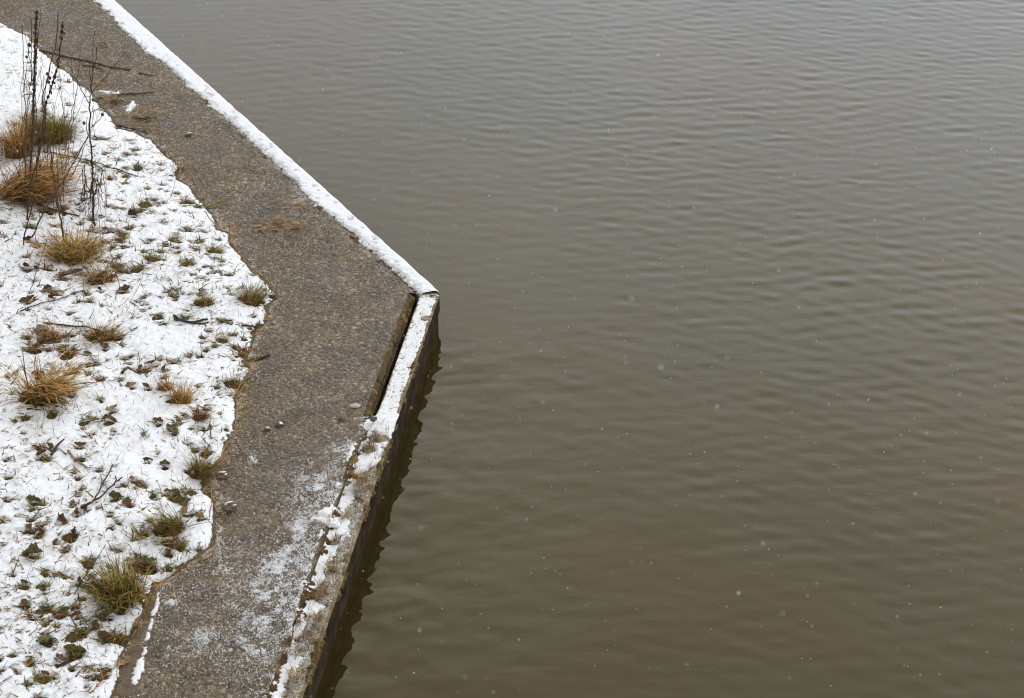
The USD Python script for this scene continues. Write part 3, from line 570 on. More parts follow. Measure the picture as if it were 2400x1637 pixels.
patch('mud', 'wet brown strip of mud along the lower bank edge', [(372, 1385), (350, 1425), (335, 1455), (315, 1510), (298, 1560), (292, 1620)], [.02, .028, .035, .035, .035, .035], 0.004, 'mud', 'mud', 'stuff', seed=1, rag=.3)
patch('snow_rib', 'narrow rib of icy snow on the mud strip below the bank edge', [(374, 1390), (364, 1420), (358, 1445), (349, 1475), (345, 1500)], [.005, .009, .007, .005, .007], 0.005, 'thin_snow', 'snow', base=.003, seed=2, rag=1.5)
patch('snow_rib', 'lower broken piece of icy snow on the mud strip at the bottom edge', [(341, 1520), (334, 1545), (326, 1565), (318, 1600)], [.005, .009, .013, .012], 0.005, 'thin_snow', 'snow', base=.003, seed=3, rag=1.3)
patch('snow_patch', 'flat snow film on the path beside the bank above the snow clump', [(235, 215), (262, 217), (290, 222)], [.014, .022, .010], 0.004, 'thin_snow', 'snow', seed=6, rag=1.4)
patch('snow_patch', 'small snow fleck on straw near the bank edge, mid path', [(590, 1072), (596, 1085)], [.008, .008], 0.003, 'thin_snow', 'snow', seed=7, rag=1.0)
patch('snow_clump', 'grey white snow clump lying among debris on the upper path', [(303, 262), (308, 250), (312, 240)], [.018, .026, .013], 0.013, 'thin_snow', 'snow', seed=8, rag=.7)
patch('snow_patch', 'snow spur spreading over the path from the widest coping snow', [(735, 1214), (755, 1216), (780, 1222)], [.012, .018, .02], 0.008, 'snow', 'snow', base=-.004, seed=9, rag=1.0)

# ------------------------------------------------------------------ fine grass through the snow
g = np.random.default_rng(41)
rep = np.clip((sr / pxm * 1.8).astype(int), 5, 26)
rep[is_leaf] = 4; bi = np.repeat(np.arange(len(sp)), rep); n = len(bi)
bp = sp[bi] + np.stack([g.normal(0, 0.8, n) * sr[bi], g.normal(0, 0.55, n) * sr[bi], np.zeros(n)], 1); bp[:, 2] = bank_z(bp) + g.uniform(0.004, 0.015, n)
tone = g.random(len(sp))[bi]
colr = np.where((tone < 0.6)[:, None], palette(n, [OLIVE, GREEN, LIME, BROWN], [5, 4, 1, 4], g), palette(n, [TAN, RUST, BROWN, STRAW], [2, 3, 5, 1], g))
lying = g.random(n) < 0.88; laz = np.where(lying & (g.random(n) < 0.7), g.choice([0.0, math.pi], n) + g.normal(0, 0.55, n), g.uniform(0, 6.28, n))
th0 = np.where(lying, g.uniform(1.15, 1.5, n), g.uniform(0.1, 0.8, n)); th1 = th0 + g.uniform(0.0, 0.8, n)
fine = [blades(bp, laz, g.uniform(0.016, 0.046, n) * (0.6 + sr[bi] / 0.02), g.uniform(0.0025, 0.0072, n), th0, np.minimum(th1, 1.75), colr, 3, g)]
# short tips just clearing the snow
n = 10400; q = np.stack([g.uniform(-580, 660, n), g.uniform(100, 1630, n)], 1); k = 0.55 + 0.9 * NZ(q / [60, 45], 1.0, 2, 78) > g.random(n) * 0.9; bp = G(q[k, 0], q[k, 1], 0.015); bp = bp[edge_dist(bp) > 0.004]; n = len(bp); bp[:, 2] = bank_z(bp) + g.uniform(0.008, 0.018, n)
fine.append(blades(bp, g.uniform(0, 6.28, n), g.uniform(0.014, 0.038, n), g.uniform(0.0018, 0.0042, n), g.uniform(0.3, 1.25, n), g.uniform(0.7, 1.7, n), palette(n, [OLIVE, GREEN, BROWN, TAN, RUST], [5, 4, 4, 2, 1], g), 2, g))
# single flattened blades and leaf shreds lying on the snow
n = 34000; q = np.stack([g.uniform(-580, 660, n), g.uniform(90, 1637, n)], 1); k = (0.5 + 1.0 * NZ(q / [70, 50], 1.0, 2, 77)) * (0.5 + 1.6 * NZ(q / [17, 11], 1.0, 2, 79)) > g.random(n) * np.where((q[:, 1] > 330) & (q[:, 1] < 880), 0.36, 0.62)
for a, b, c, d in clean: k &= ~((((q[:, 0] - a) / c) ** 2 + ((q[:, 1] - b) / d) ** 2 < 1) & (g.random(n) < 0.8))
bp = G(q[k, 0], q[k, 1], 0.012); bp = bp[edge_dist(bp) > -0.004]; n = len(bp); bp[:, 2] = bank_z(bp) + g.uniform(0.005, 0.014, n); print('strokes', n)
fine.append(blades(bp, g.choice([0.0, math.pi], n) + g.normal(0, 0.7, n), np.exp(g.normal(np.log(0.024), 0.45, n)), g.uniform(0.0024, 0.0078, n), g.uniform(0.8, 1.45, n), g.uniform(1.3, 1.75, n), palette(n, [OLIVE, GREEN, BROWN, TAN, RUST, LIME], [6, 4, 5, 3, 2, 1], g, 0.3), 3, g))
# thin single blades
n = 700; q = np.stack([g.uniform(45, 640, n), g.uniform(110, 1600, n)], 1); bp = G(q[:, 0], q[:, 1], 0.015); bp = bp[edge_dist(bp) > 0.01]; n = len(bp); bp[:, 2] = bank_z(bp)
fine.append(blades(bp, g.uniform(0, 6.28, n), g.uniform(0.04, 0.11, n), g.uniform(0.0012, 0.0024, n), g.uniform(0.0, 0.8, n), g.uniform(0.3, 1.6, n), palette(n, [OLIVE, GREEN, TAN, BROWN, RUST], [4, 4, 2, 2, 1], g), 4, g))
# straw hanging over the bank edge onto the path
n = 720; k = g.integers(0, len(edge) - 1, n); u = g.random((n, 1)); bp2 = edge[k] * (1 - u) + edge[k + 1] * u - np.array([[0.012, 0]]) * g.random((n, 1)); bp = np.concatenate([bp2, np.full((n, 1), 0.004)], 1)
w = np.array([0.2 + 1.0 * (1.0 if (800 < edge_px[i][1] < 1180) or 330 < edge_px[i][1] < 560 else 0.25) for i in k]); sel = g.random(n) < w; bp = bp[sel]; n = len(bp)
fine.append(blades(bp, g.normal(0.0, 0.9, n), g.uniform(0.03, 0.12, n), g.uniform(0.0018, 0.0042, n), g.uniform(0.9, 1.35, n), g.uniform(1.4, 1.75, n), palette(n, [STRAW, TAN, OLIVE, RUST], [4, 4, 2, 1], g), 4, g))
v, f, c = join(fine)
tag(obj('grass', (v, f), 'blade', col=c), 'short olive and brown grass blades poking through the thin snow', 'grass', kind='stuff')
print('grass tris', len(f))

# ------------------------------------------------------------------ tussocks
def snow_lump(c, r, seed, flat=0.45):
    m = trimesh.creation.icosphere(3, 1.0); q = np.concatenate([m.vertices[:, :2] * 1.0 + m.vertices[:, 2:] * 0.9 + seed * 3.1, m.vertices[:, 2:]], 1)
    v = m.vertices * (1 + 0.55 * NZ(q, 1.3, 3, seed) + 0.3 * NZ(q, 4.0, 2, seed + 1))[:, None] * r * np.array([1.3, 1.0, flat]); return v + c, m.faces

def tussock(key, label, n, length, width, th0, th1, cols, weights, spread=0.5, bias=None, cap=0, pull=0.6, group=None, dead_base=True, name='grass_tussock'):
    g = np.random.default_rng(abs(hash_(key)))
    b = tb[key]; r = tr[key]; t = thing(name, label, 'grass tussock', b, group); lean = g.uniform(-2.6, -0.4); gap = g.uniform(0, 6.28)
    def tuft(n, length, width, th0, th1, cols, weights, spread):
        rad = r * spread * np.sqrt(g.random(n)); a0 = g.uniform(0, 6.28, n)
        base = np.stack([rad * np.cos(a0), rad * np.sin(a0), np.zeros(n)], 1); wz = np.concatenate([b[:2] + base[:, :2]], 1); base[:, 2] = bank_z(wz) - b[2]
        az = a0 + g.normal(0, 0.55, n)
        az = np.where(g.random(n) < (pull if bias is not None else 0.4), (lean if bias is None else bias) + g.normal(0, 0.6, n), az); az = np.where(np.cos(az - gap) > 0.75, az + g.uniform(0.8, 1.8, n), az)
        fr = rad / (r * spread + 1e-9)
        t0 = g.uniform(*th0, n) * (0.4 + 0.8 * fr); t1 = g.uniform(*th1, n)
        clump = 0.55 + 0.75 * (NZ(base[:, :2] + 3.3, 38, 2, 5) > -0.05)
        return blades(base, az, g.uniform(*length, n) * np.where(g.random(n) < 0.3, 0.55, 1.0), g.uniform(*width, n), t0, t1, palette(n, cols, weights, g, 0.35) * clump[:, None], 5, g)
    v, f, c = tuft(n, length, width, th0, th1, cols, weights, spread)
    tag(obj('blades', (v, f), 'blade', t, col=c), kind='stuff')
    if dead_base:
        v, f, c = tuft(n // 2, (length[0] * 0.4, length[1] * 0.55), width, (0.5, 1.3), (1.3, 1.9), [BROWN, RUST, TAN], [4, 2, 2], spread * 1.15)
        tag(obj('dead_base', (v, f), 'blade', t, col=c), kind='stuff')
    return t
def hash_(s): return sum((i + 1) * ord(c) for i, c in enumerate(s)) * 7 + 13

tussock('moss', 'dense olive green mound of grass beside dead stalks, upper left of bank', 2400, (0.10, 0.21), (0.0016, 0.0032), (0.1, 1.0), (0.8, 2.0), [OLIVE, LIME, GREEN, TAN], [6, 6, 4, 1], 1.0, cap=2)
tussock('long', 'tall drooping rust brown grass clump at the left edge, below the green mound', 900, (0.14, 0.38), (0.0035, 0.0062), (0.3, 1.1), (1.6, 2.7), [TAN, RUST, STRAW, BROWN], [6, 4, 5, 3], 0.95, bias=-0.45, pull=0.85)
tussock('red', 'rust red upright grass behind the dead stalks at the left edge', 420, (0.14, 0.32), (0.0025, 0.005), (0.0, 0.6), (0.4, 2.2), [RUST, TAN, STRAW, BROWN], [4, 5, 2, 2], 0.7, cap=1)
tussock('mid', 'broad straw and green tussock with snow lodged in it, base of tall stalk', 560, (0.09, 0.22), (0.003, 0.0055), (0.2, 1.2), (1.1, 2.2), [STRAW, TAN, OLIVE, RUST, LIME], [4, 3, 3, 3, 2], 0.75, cap=12)
tussock('rosette', 'large straw coloured rosette tussock splayed downhill at the left edge', 420, (0.14, 0.28), (0.004, 0.007), (0.55, 1.15), (1.4, 2.1), [TAN, STRAW, RUST, OLIVE], [5, 4, 3, 3], 0.5, bias=-0.9, pull=0.8)
tussock('nest', 'olive nest shaped tuft on the tip of the bank beside the path', 240, (0.05, 0.12), (0.0016, 0.003), (0.2, 1.2), (0.9, 2.2), [OLIVE, GREEN, TAN, BROWN], [4, 3, 2, 3], 0.75, cap=3)
tussock('small_a', 'small olive brown tuft left of the nest shaped tuft', 150, (0.05, 0.11), (0.0016, 0.003), (0.2, 1.2), (0.8, 2.0), [OLIVE, GREEN, BROWN, TAN], [4, 3, 2, 2], 0.65, cap=3)
tussock('straw_a', 'upright wiry straw tuft in the clean snow, mid bank', 200, (0.07, 0.14), (0.0016, 0.003), (0.0, 0.8), (0.4, 1.9), [STRAW, TAN, OLIVE, RUST], [4, 4, 2, 2], 0.7, cap=3)
tussock('straw_b', 'little rusty tuft just above the wiry straw tuft', 110, (0.05, 0.11), (0.0016, 0.003), (0.1, 0.9), (0.6, 1.9), [TAN, RUST, BROWN], [3, 3, 2], 0.7, cap=1)
tussock('straw_c', 'low brown tuft under a snow lump, right below the wiry straw tuft', 120, (0.05, 0.10), (0.002, 0.004), (0.3, 1.2), (1.2, 2.1), [RUST, BROWN, OLIVE], [3, 3, 2], 0.7, bias=-1.0, cap=5)
tussock('dark_a', 'dark olive tuft at the bank edge left of two snowy stones', 250, (0.06, 0.15), (0.0016, 0.0032), (0.1, 1.1), (0.7, 2.1), [OLIVE, GREEN, TAN, BROWN], [4, 3, 2, 3], 0.7, cap=4)
tussock('green_big', 'largest green tussock of the lower bank, blades lying to the right', 420, (0.08, 0.17), (0.0025, 0.005), (0.3, 1.1), (0.9, 1.9), [OLIVE, GREEN, LIME, TAN, BROWN], [5, 3, 3, 2, 2], 0.75, cap=9)
tussock('green_b', 'smaller green tuft above the largest lower tussock, near the path', 220, (0.06, 0.13), (0.002, 0.0045), (0.2, 1.2), (0.7, 1.8), [OLIVE, GREEN, LIME, BROWN], [5, 3, 2, 2], 0.8, cap=7)
tussock('flat', 'flattened straw and olive tuft beside long lying stems, left of bank centre', 200, (0.06, 0.13), (0.002, 0.004), (0.7, 1.3), (1.3, 1.9), [OLIVE, TAN, BROWN, STRAW], [4, 3, 3, 2], 0.8, cap=2)
tussock('flat_b', 'flattened rust brown tuft right below the broad straw tussock', 220, (0.06, 0.15), (0.002, 0.004), (0.6, 1.3), (1.3, 2.0), [RUST, TAN, BROWN, STRAW], [4, 3, 4, 2], 0.85, cap=2)
tussock('corner', 'low brown flattened grass under the lying stems at the left edge', 160, (0.06, 0.15), (0.002, 0.0045), (0.8, 1.3), (1.3, 1.9), [RUST, TAN, BROWN], [3, 3, 4], 0.9, cap=2)
for k, lab in (('edge_a', 'faint thin tuft on the bank edge under the black twig'), ('edge_b', 'small tuft of dark blades where the upper bank edge bulges'), ('edge_c', 'pinkish straw and green blades in upper mid bank snow'),
               ('edge_d', 'short dry tuft hanging over the upper bank edge'), ('edge_e', 'spiky olive tuft on the bank edge right of the wiry straw tuft'), ('edge_f', 'small tuft of olive blades mid bank below the bulge'), ('edge_g', 'small brown and olive tuft right of the broad tussock')):
    tussock(k, lab, 90, (0.03, 0.09), (0.0016, 0.0034), (0.2, 1.35), (0.7, 2.0), [OLIVE, GREEN, TAN, BROWN, STRAW], [4, 3, 2, 2, 1], 1.0, cap=2)

# tufts along the coping
CT = [(845, 1118, 20, 'long straw tuft trailing down the coping snow', 90), (838, 1145, 16, 'straw tuft below the trailing one on the coping', 60), (880, 1020, 16, 'rust brown moss tuft where the open gap ends', 80), (862, 1048, 20, 'reddish moss cushion left of the coping snow', 90), (770, 1222, 20, 'brown tuft in the widest snow spur of the coping', 80),
      (806, 1205, 14, 'mossy green tuft beside bare concrete above the snow spur', 60), (790, 1262, 14, 'dark leafy tuft below the snow spur', 60), (772, 1325, 15, 'olive tuft at the middle of the lower coping snow', 70), (752, 1385, 16, 'dark brown tuft dividing the lower coping snow', 70), (737, 1395, 12, 'small straw tuft left of the dividing one', 40),
      (742, 1450, 13, 'olive cushion on bare concrete near the lower end', 60), (712, 1490, 15, 'dark tuft between the two last snow patches of the coping', 60), (700, 1520, 13, 'rusty tuft above the last snow patch of the coping', 50), (690, 1580, 18, 'yellow straw tuft at the lowest end of the coping', 80),
      (697, 1455, 10, 'tiny rust tuft on the path side of the coping snow', 40), (828, 1095, 9, 'tiny dark tuft in the white coping snow', 30)]
for i, (x, y, r, lab, n) in enumerate(CT):
    key = f'cope{i}'; p = U(x, y, -0.008); tb[key] = p; tr[key] = r * pxm
    g = np.random.default_rng(500 + i); t = thing('coping_tuft', lab, 'grass tuft', p)
    rad = tr[key] * 0.8 * np.sqrt(g.random(n)); a0 = g.uniform(0, 6.28, n); base = np.stack([rad * np.cos(a0) * 0.8, rad * np.sin(a0) * 1.5, -0.006 + 0 * rad], 1)
    cols = ([STRAW, TAN, OLIVE, BROWN], [3, 3, 3, 2]) if 'straw' in lab or 'olive' in lab or 'green' in lab else ([RUST, BROWN, TAN, OLIVE], [4, 4, 2, 1])
    v, f, c = blades(base, g.normal(-1.3, 1.3, n), g.uniform(0.02, 0.06 if 'trail' not in lab else 0.10, n), g.uniform(0.0016, 0.0035, n), g.uniform(0.2, 1.2, n), g.uniform(0.9, 2.0, n), palette(n, *cols, g), 4, g)
    tag(obj('blades', (v, f), 'blade', t, col=c), kind='stuff')
g = np.random.default_rng(71); bl = []
for (x, y, n, L) in ((452, 133, 7, .11), (440, 118, 6, .09), (470, 140, 6, .06), (545, 268, 9, .09), (556, 272, 7, .07), (600, 290, 4, .09), (530, 240, 5, .06), (822, 514, 5, .05), (827, 530, 4, .05), (560, 262, 5, .06), (405, 105, 3, .06), (1008, 686, 4, .02), (990, 738, 10, .025), (895, 995, 4, .05), (860, 1005, 5, .03), (820, 1085, 4, .05), (830, 1130, 8, .07), (760, 1300, 6, .06), (740, 1370, 6, .06), (725, 1430, 6, .06), (690, 1545, 8, .07), (697, 1480, 5, .05), (905, 1010, 8, .05), (893, 1040, 8, .07), (880, 1075, 9, .08), (868, 1110, 9, .09), (858, 1135, 9, .10), (838, 1200, 7, .06), (820, 1255, 7, .05), (800, 1320, 6, .05), (775, 1400, 7, .06), (748, 1480, 6, .06), (960, 860, 4, .04), (940, 920, 5, .05)):
    b = U(np.full(n, x) + g.normal(0, 4, n), np.full(n, y) + g.normal(0, 3, n), -0.01)
    bl.append(blades(b, g.uniform(-1.5, 1.2, n), g.uniform(0.5, 1.1, n) * L, g.uniform(0.0012, 0.0022, n), g.uniform(0.0, 0.6, n), g.uniform(0.3, 1.3, n), palette(n, [TAN, OLIVE, STRAW, BROWN], [3, 3, 1, 2], g), 4, g))
n = 420; us_, ud = g.uniform(0.05, LA + 0.3, n), g.normal(0.118, 0.014, n); up = Q(0, us_, ud); k = NZ(up, 8, 3, 97) > g.uniform(-0.2, 0.7, n); up = up[k]; n = len(up)
bl.append(blades(np.concatenate([up, np.full((n, 1), -0.004)], 1), g.uniform(0, 6.28, n), g.uniform(0.012, 0.04, n), g.uniform(0.002, 0.006, n), g.uniform(0.6, 1.3, n), g.uniform(1.0, 1.9, n), palette(n, [BROWN, OLIVE, RUST, TAN], [5, 4, 2, 2], g), 3, g))
v, f, c = join([(b_[0], b_[1], b_[2]) for b_ in bl]); tag(obj('grass', (v, f), 'blade', col=c), 'sparse thin grass blades standing out of the coping snow', 'grass', kind='stuff')

# ------------------------------------------------------------------ leaves
def leaf_mesh(L, seed):
    g = np.random.default_rng(seed); nu, nv = 9, 5
    u = np.linspace(0, 1, nu); w = L * g.uniform(0.36, 0.58) * np.sin(np.pi * np.clip(u, 0.02, 0.985) ** 0.8) ** 0.8
    k = np.linspace(-1, 1, nv); X = (u[:, None] - 0.5) * L + 0 * k; Yv = k[None] * w[:, None] * 0.5
    Yv = Yv * (1 + 0.2 * g.normal(size=(nu, nv)))
    Z = g.uniform(0.3, 0.9) * np.abs(Yv) + L * g.uniform(-0.1, 0.22) * (2 * u[:, None] - 1) ** 2 + L * 0.05 * g.normal(size=(nu, nv))
    v = np.stack([X, Yv, Z], -1).reshape(-1, 3); f = gridf(nu, nv); e = v.copy(); e[:, 2] -= 0.0009
    return np.vstack([v, e]), np.vstack([f, f[:, ::-1] + len(v)])
MARKS = [('green grass mound', 108, 290), ('drooping rust grass', 75, 400), ('broad straw tussock', 172, 590), ('straw rosette', 92, 920), ('nest shaped tuft', 588, 695), ('wiry straw tuft', 425, 925), ('dark olive edge tuft', 470, 1095), ('largest green tussock', 278, 1385),
    ('forked twig', 240, 1150), ('black forked twig', 445, 755), ('curled bark strip', 318, 872), ('bent twig stub', 138, 1050), ('tall stalk foot', 220, 530), ('largest snowy stone', 541, 1194), ('pair of snowy pebbles', 640, 1002), ('grey stick', 605, 842), ('snow clump', 308, 250), ('moss cushion', 444, 318),
    ('upper coping snow', 760, 480), ('snow rib', 355, 1450), ('flattened straw tuft', 232, 785), ('long curved twig', 200, 140)]
told = set()
def near(x, y, what):                        # names a thing by the landmark it lies nearest to, as seen in the photo
    o = sorted(MARKS, key=lambda m: math.hypot(m[1] - x, m[2] - y))
    for a in range(4):
        dx, dy = x - o[a][1], y - o[a][2]; r = math.hypot(dx, dy); far = 'right at' if r < 22 else 'close' if r < 60 else 'some way' if r < 130 else 'far'
        side = ('right of' if dx > 0 else 'left of') if abs(dx) > 2.2 * abs(dy) else ('above' if dy < 0 else 'below') if abs(dy) > 2.2 * abs(dx) else ('above' if dy < 0 else 'below') + (' right of' if dx > 0 else ' left of')
        lab = f'{what} {far} {side} the {o[a][0]}' if far != 'right at' else f'{what} touching the {o[a][0]}'
        if lab not in told: told.add(lab); return lab
    lab = f'{what} between the {o[0][0]} and the {o[1][0]}'; told.add(lab); return lab
generic = {'brown': 'curled brown dead leaf sunk in the bank snow', 'dark': 'dark wet dead leaf sunk in the bank snow', 'tan': 'pale tan dead leaf lying on the bank snow', 'olive': 'olive green withered leaf sunk in the bank snow'}
special = {0: 'largest brown dead leaf, at the left edge of the bank', 2: 'pale tan leaf at the left edge above the lying stems', 5: 'brown leaf tilted up alone right of the broad straw tussock', 11: 'single long brown leaf on the cleanest snow of mid bank', 14: 'olive leaf lying below the wiry straw tuft', 23: 'brown leaf standing on edge right of the forked twig',
           32: 'wide dark olive leaf at the left edge of the lower bank', 34: 'broad olive leaf right above the largest green tussock', 8: 'round brown leaf right of the large straw rosette', 41: 'long olive leaf at the left, near the bottom edge'}
for i, (x, y, l, a, k) in enumerate(LEAVES):
    p = G(x, y, 0.01); p[2] = max(bank_z(p) + 0.020, 0.006); L = l * pxm * 0.98
    v, f = leaf_mesh(L, 900 + i); g = np.random.default_rng(1200 + i)
    ang = math.radians(a) * 1.4; rx, ry = g.normal(0.35, 0.3), g.normal(0, 0.25)
    Rm = trimesh.transformations.euler_matrix(rx, ry, ang)[:3, :3]; v = v @ Rm.T
    pr = obj('dead_leaf', (v, f), 'leaf_' + k)
    UsdGeom.Xformable(pr).AddTranslateOp().Set(Gf.Vec3d(*p))
    if i in special: tag(pr, special[i], 'leaf')
    else: tag(pr, near(x, y, ('small ' if l < 24 else 'large ' if l > 33 else '') + {'brown': 'brown', 'dark': 'dark wet', 'tan': 'pale tan', 'olive': 'olive'}[k] + ' dead leaf'), 'leaf', 'dead leaves of the bank')

# ------------------------------------------------------------------ stalks
def stalk(name, label, pts, r0, r1, m, branches=(), heads=(), flakes=0, group=None, y_lean=0.0, bumps=0, cat='dead stalk', seed=0):
    """pts: photo points from the foot up; the stalk stands in an upright plane through its foot."""
    g = np.random.default_rng(3000 + seed); pts = np.array(pts, float); foot = G(pts[0, 0], pts[0, 1]); foot[2] -= 0.02
    rest = np.array([V(x, y, foot[1] + y_lean * k / len(pts)) for k, (x, y) in enumerate(pts)][1:]); P = np.vstack([foot, rest])
    t = thing(name, label, cat, foot, group)
    w = wiggly(P, 0.03, 0.0022, g); rad = np.linspace(r0, r1, len(w)) * (1 + 0.15 * g.normal(size=len(w)))
    obj('stem', tube(w - foot, rad, 6), m, t)
    def at(x, y): return V(x, y, foot[1] + y_lean)
    for b in branches:
        q = np.array([at(*xy) for xy in b]); q[1:, 1] += np.linspace(0.02, 0.08, len(q) - 1) * g.choice([-1, 1])
        q = wiggly(q, 0.025, 0.0015, g); obj('branch', tube(q - foot, np.linspace(0.0024, 0.0012, len(q)), 5), m, t)
    for (x, y, s) in heads:
        h = trimesh.creation.icosphere(2, s * pxm * 0.5); hv = h.vertices * [1, 1, 1.15] * (1 + 0.12 * NZ(h.vertices * 200, 1, 2, 3))[:, None]
        cap = trimesh.creation.cone(s * pxm * 0.28, s * pxm * 0.5, sections=7); cv = cap.vertices + [0, 0, s * pxm * 0.42]
        obj('seed_head', join([(hv + at(x, y) - foot, h.faces), (cv + at(x, y) - foot, cap.faces)]), 'seed', t)
    if bumps:
        i0, i1 = int(len(w) * bumps[0]), int(len(w) * bumps[1]); k = bumps[2]; base = w[g.integers(i0, max(i1, i0 + 1), k)] - foot + g.normal(0, 0.0045, (k, 3))
        sc = g.uniform(0.0022, 0.0048, k); lumps = []
        for b, s_ in zip(base, sc):
            m_ = trimesh.creation.icosphere(1, s_); lumps.append((m_.vertices * [0.7, 0.7, g.uniform(1, 1.9)] * (1 + 0.25 * g.normal(size=(len(m_.vertices), 1))) + b, m_.faces))
        tag(obj('seeds', join(lumps), 'dark_bark', t, smooth=False), kind='stuff')
    return t
stalk('dead_stalk', 'tall branched dead stalk with round seed heads standing in the snow, rightmost of the stalks', [(222, 533), (217, 481), (217, 428), (215, 371), (211, 311), (212, 240), (215, 192), (218, 166), (225, 143), (227, 111)], 0.0062, 0.0022, 'dark_bark',
      [[(215, 217), (240, 190), (265, 163), (284, 137)], [(214, 190), (208, 178), (203, 166)], [(209, 243), (185, 190), (176, 160), (167, 133)], [(217, 163), (216, 120), (214, 88)], [(214, 300), (228, 290), (240, 272)], [(207, 317), (199, 305), (197, 290)], [(216, 263), (235, 250), (256, 239)], [(215, 300), (219, 276), (227, 231)]],
      [(240, 269, 8), (197, 289, 8), (218, 235, 7), (206, 165, 3)], bumps=(0.2, 0.45, 40), seed=1)
stalk('dead_stalk', 'long bare straight stick leaning right across the bank snow to the tall stalk', [(68, 560), (98, 508), (127, 457), (153, 415), (180, 366), (208, 316)], 0.0052, 0.003, 'brown_bark', seed=2)
stalk('dead_stalk', 'dark stalk thick with seeds near its top, second from right of the left cluster', [(61, 519), (66, 464), (83, 390), (97, 333), (104, 271), (107, 246), (116, 221), (129, 182), (135, 151), (142, 105), (147, 50)], 0.0055, 0.0035, 'dark_bark', [[(116, 221), (118, 190), (119, 178)], [(129, 182), (134, 170), (135, 160)], [(135, 151), (140, 150), (142, 150)]], [(111, 174, 8), (116, 183, 9), (114, 193, 8)], bumps=(0.6, 0.99, 130), seed=3)
stalk('dead_stalk', 'thin dark stalk crossing the seeded one behind the green mound', [(153, 585), (143, 519), (136, 485), (129, 438), (121, 390), (114, 320), (100, 245), (108, 200), (117, 159), (124, 128), (130, 105), (136, 30)], 0.0048, 0.0025, 'brown_bark', seed=4)
stalk('dead_stalk', 'thickest dock stalk crowded with brown seeds, left of the stalk cluster', [(64, 470), (72, 380), (76, 300), (79, 240), (81, 170), (84, 100), (86, 30)], 0.006, 0.0045, 'dark_bark', [[(80, 200), (75, 150), (70, 100), (66, 60)], [(79, 240), (86, 180), (92, 120), (100, 50)]], [(69, 106, 10), (62, 134, 7)], bumps=(0.5, 1.0, 230), seed=5)
for i, (pts, r, m, lab) in enumerate([
    ([(60, 440), (58, 350), (64, 260), (72, 190), (74, 110), (72, 40)], .003, 'brown_bark', 'thin reddish stalk left of the thickest dock stalk'),
    ([(92, 430), (88, 330), (84, 240), (82, 160), (92, 60), (96, 30)], .0028, 'dark_bark', 'thin straight stalk right of the thickest dock stalk'),
    ([(57, 470), (60, 380), (60, 300), (57, 200), (53, 110), (52, 60)], .0028, 'brown_bark', 'leftmost slender stalk at the left edge of the bank'),
    ([(115, 420), (108, 330), (106, 260), (98, 200), (95, 165)], .0026, 'brown_bark', 'short slender stalk ending below the path beside the green mound'),
    ([(52, 579), (62, 530), (76, 481), (80, 438), (92, 370), (97, 330)], .0038, 'dark_bark', 'dark leaning stalk through the drooping brown grass'),
    ([(62, 693), (84, 640), (103, 587), (110, 560)], .0024, 'dark_bark', 'short dark stalk left of the broad straw tussock'),
    ([(52, 220), (60, 180), (66, 140), (68, 110)], .0026, 'dark_bark', 'crooked stub of a stalk at the upper left corner'),
    ([(84, 880), (82, 850), (86, 820), (87, 770), (88, 740)], .0022, 'red_stem', 'reddish upright stem behind the straw rosette'),
    ([(68, 910), (60, 870), (56, 840), (53, 815)], .0028, 'red_stem', 'second reddish stem, left of the first, in the straw rosette'),
    ([(168, 1396), (188, 1366), (215, 1330), (232, 1302), (248, 1277)], .0026, 'dark_bark', 'thin dark stem leaning over the largest green tussock'),
    ([(287, 1355), (290, 1330), (291, 1300)], .0016, 'red_stem', 'tiny red upright stem above the largest green tussock'),
    ([(210, 888), (226, 870), (238, 888), (246, 893)], .002, 'brown_bark', 'bent thin stem at centre left with a bud'),
    ([(264, 706), (273, 690), (278, 665), (270, 640), (262, 615), (264, 560)], .0022, 'brown_bark', 'upright brown stem on the right of the broad tussock'),
    ([(288, 738), (310, 700), (328, 665), (336, 640)], .0018, 'red_stem', 'fine reddish stem leaning right in the mid bank snow'),
    ([(195, 710), (196, 690), (194, 600), (196, 510)], .002, 'straw_stem', 'pale upright straw in the broad tussock'),
    ([(237, 610), (236, 560), (230, 503)], .0022, 'straw_stem', 'second pale straw right of the tall stalk foot'),
    ([(250, 488), (249, 440), (246, 395)], .002, 'straw_stem', 'short tan stem right of the tall stalk'),
    ([(398, 465), (405, 440), (416, 412)], .002, 'brown_bark', 'short stem leaning to the path on the upper bank'),
    ([(344, 1028), (336, 1008), (322, 996)], .0018, 'dark_bark', 'bent dark stem alone on clean snow'),
    ([(272, 1620), (277, 1560), (277, 1530)], .0018, 'red_stem', 'red stem at the bottom of the bank')]):
    stalk('dead_stalk', lab, pts, r, r * 0.6, m, seed=20 + i)
# tangle of thin dangling strands at the tall stalk
g = np.random.default_rng(88); foot = G(215, 500); t = thing('dead_weed_tangle', 'tangle of thin hanging brown strands around the foot of the tall stalk', 'dead weed', foot)
for k in range(30):
    x0, y0 = g.uniform(188, 240), g.uniform(385, 450); x1, y1 = x0 + g.normal(0, 16), y0 + g.uniform(35, 115)
    y = foot[1] + g.uniform(-0.12, 0.15); q = np.array([V(x0, y0, y), V((x0 + x1) / 2 + g.normal(0, 6), (y0 + y1) / 2, y + g.normal(0, .02)), V(x1, y1, y)]); q[:, 2] = np.maximum(q[:, 2], bank_z(q) + 0.01)
    w = wiggly(q, 0.02, 0.004, g); obj('strand', tube(w - foot, np.linspace(0.0022, 0.0012, len(w)), 5), 'brown_bark', t)

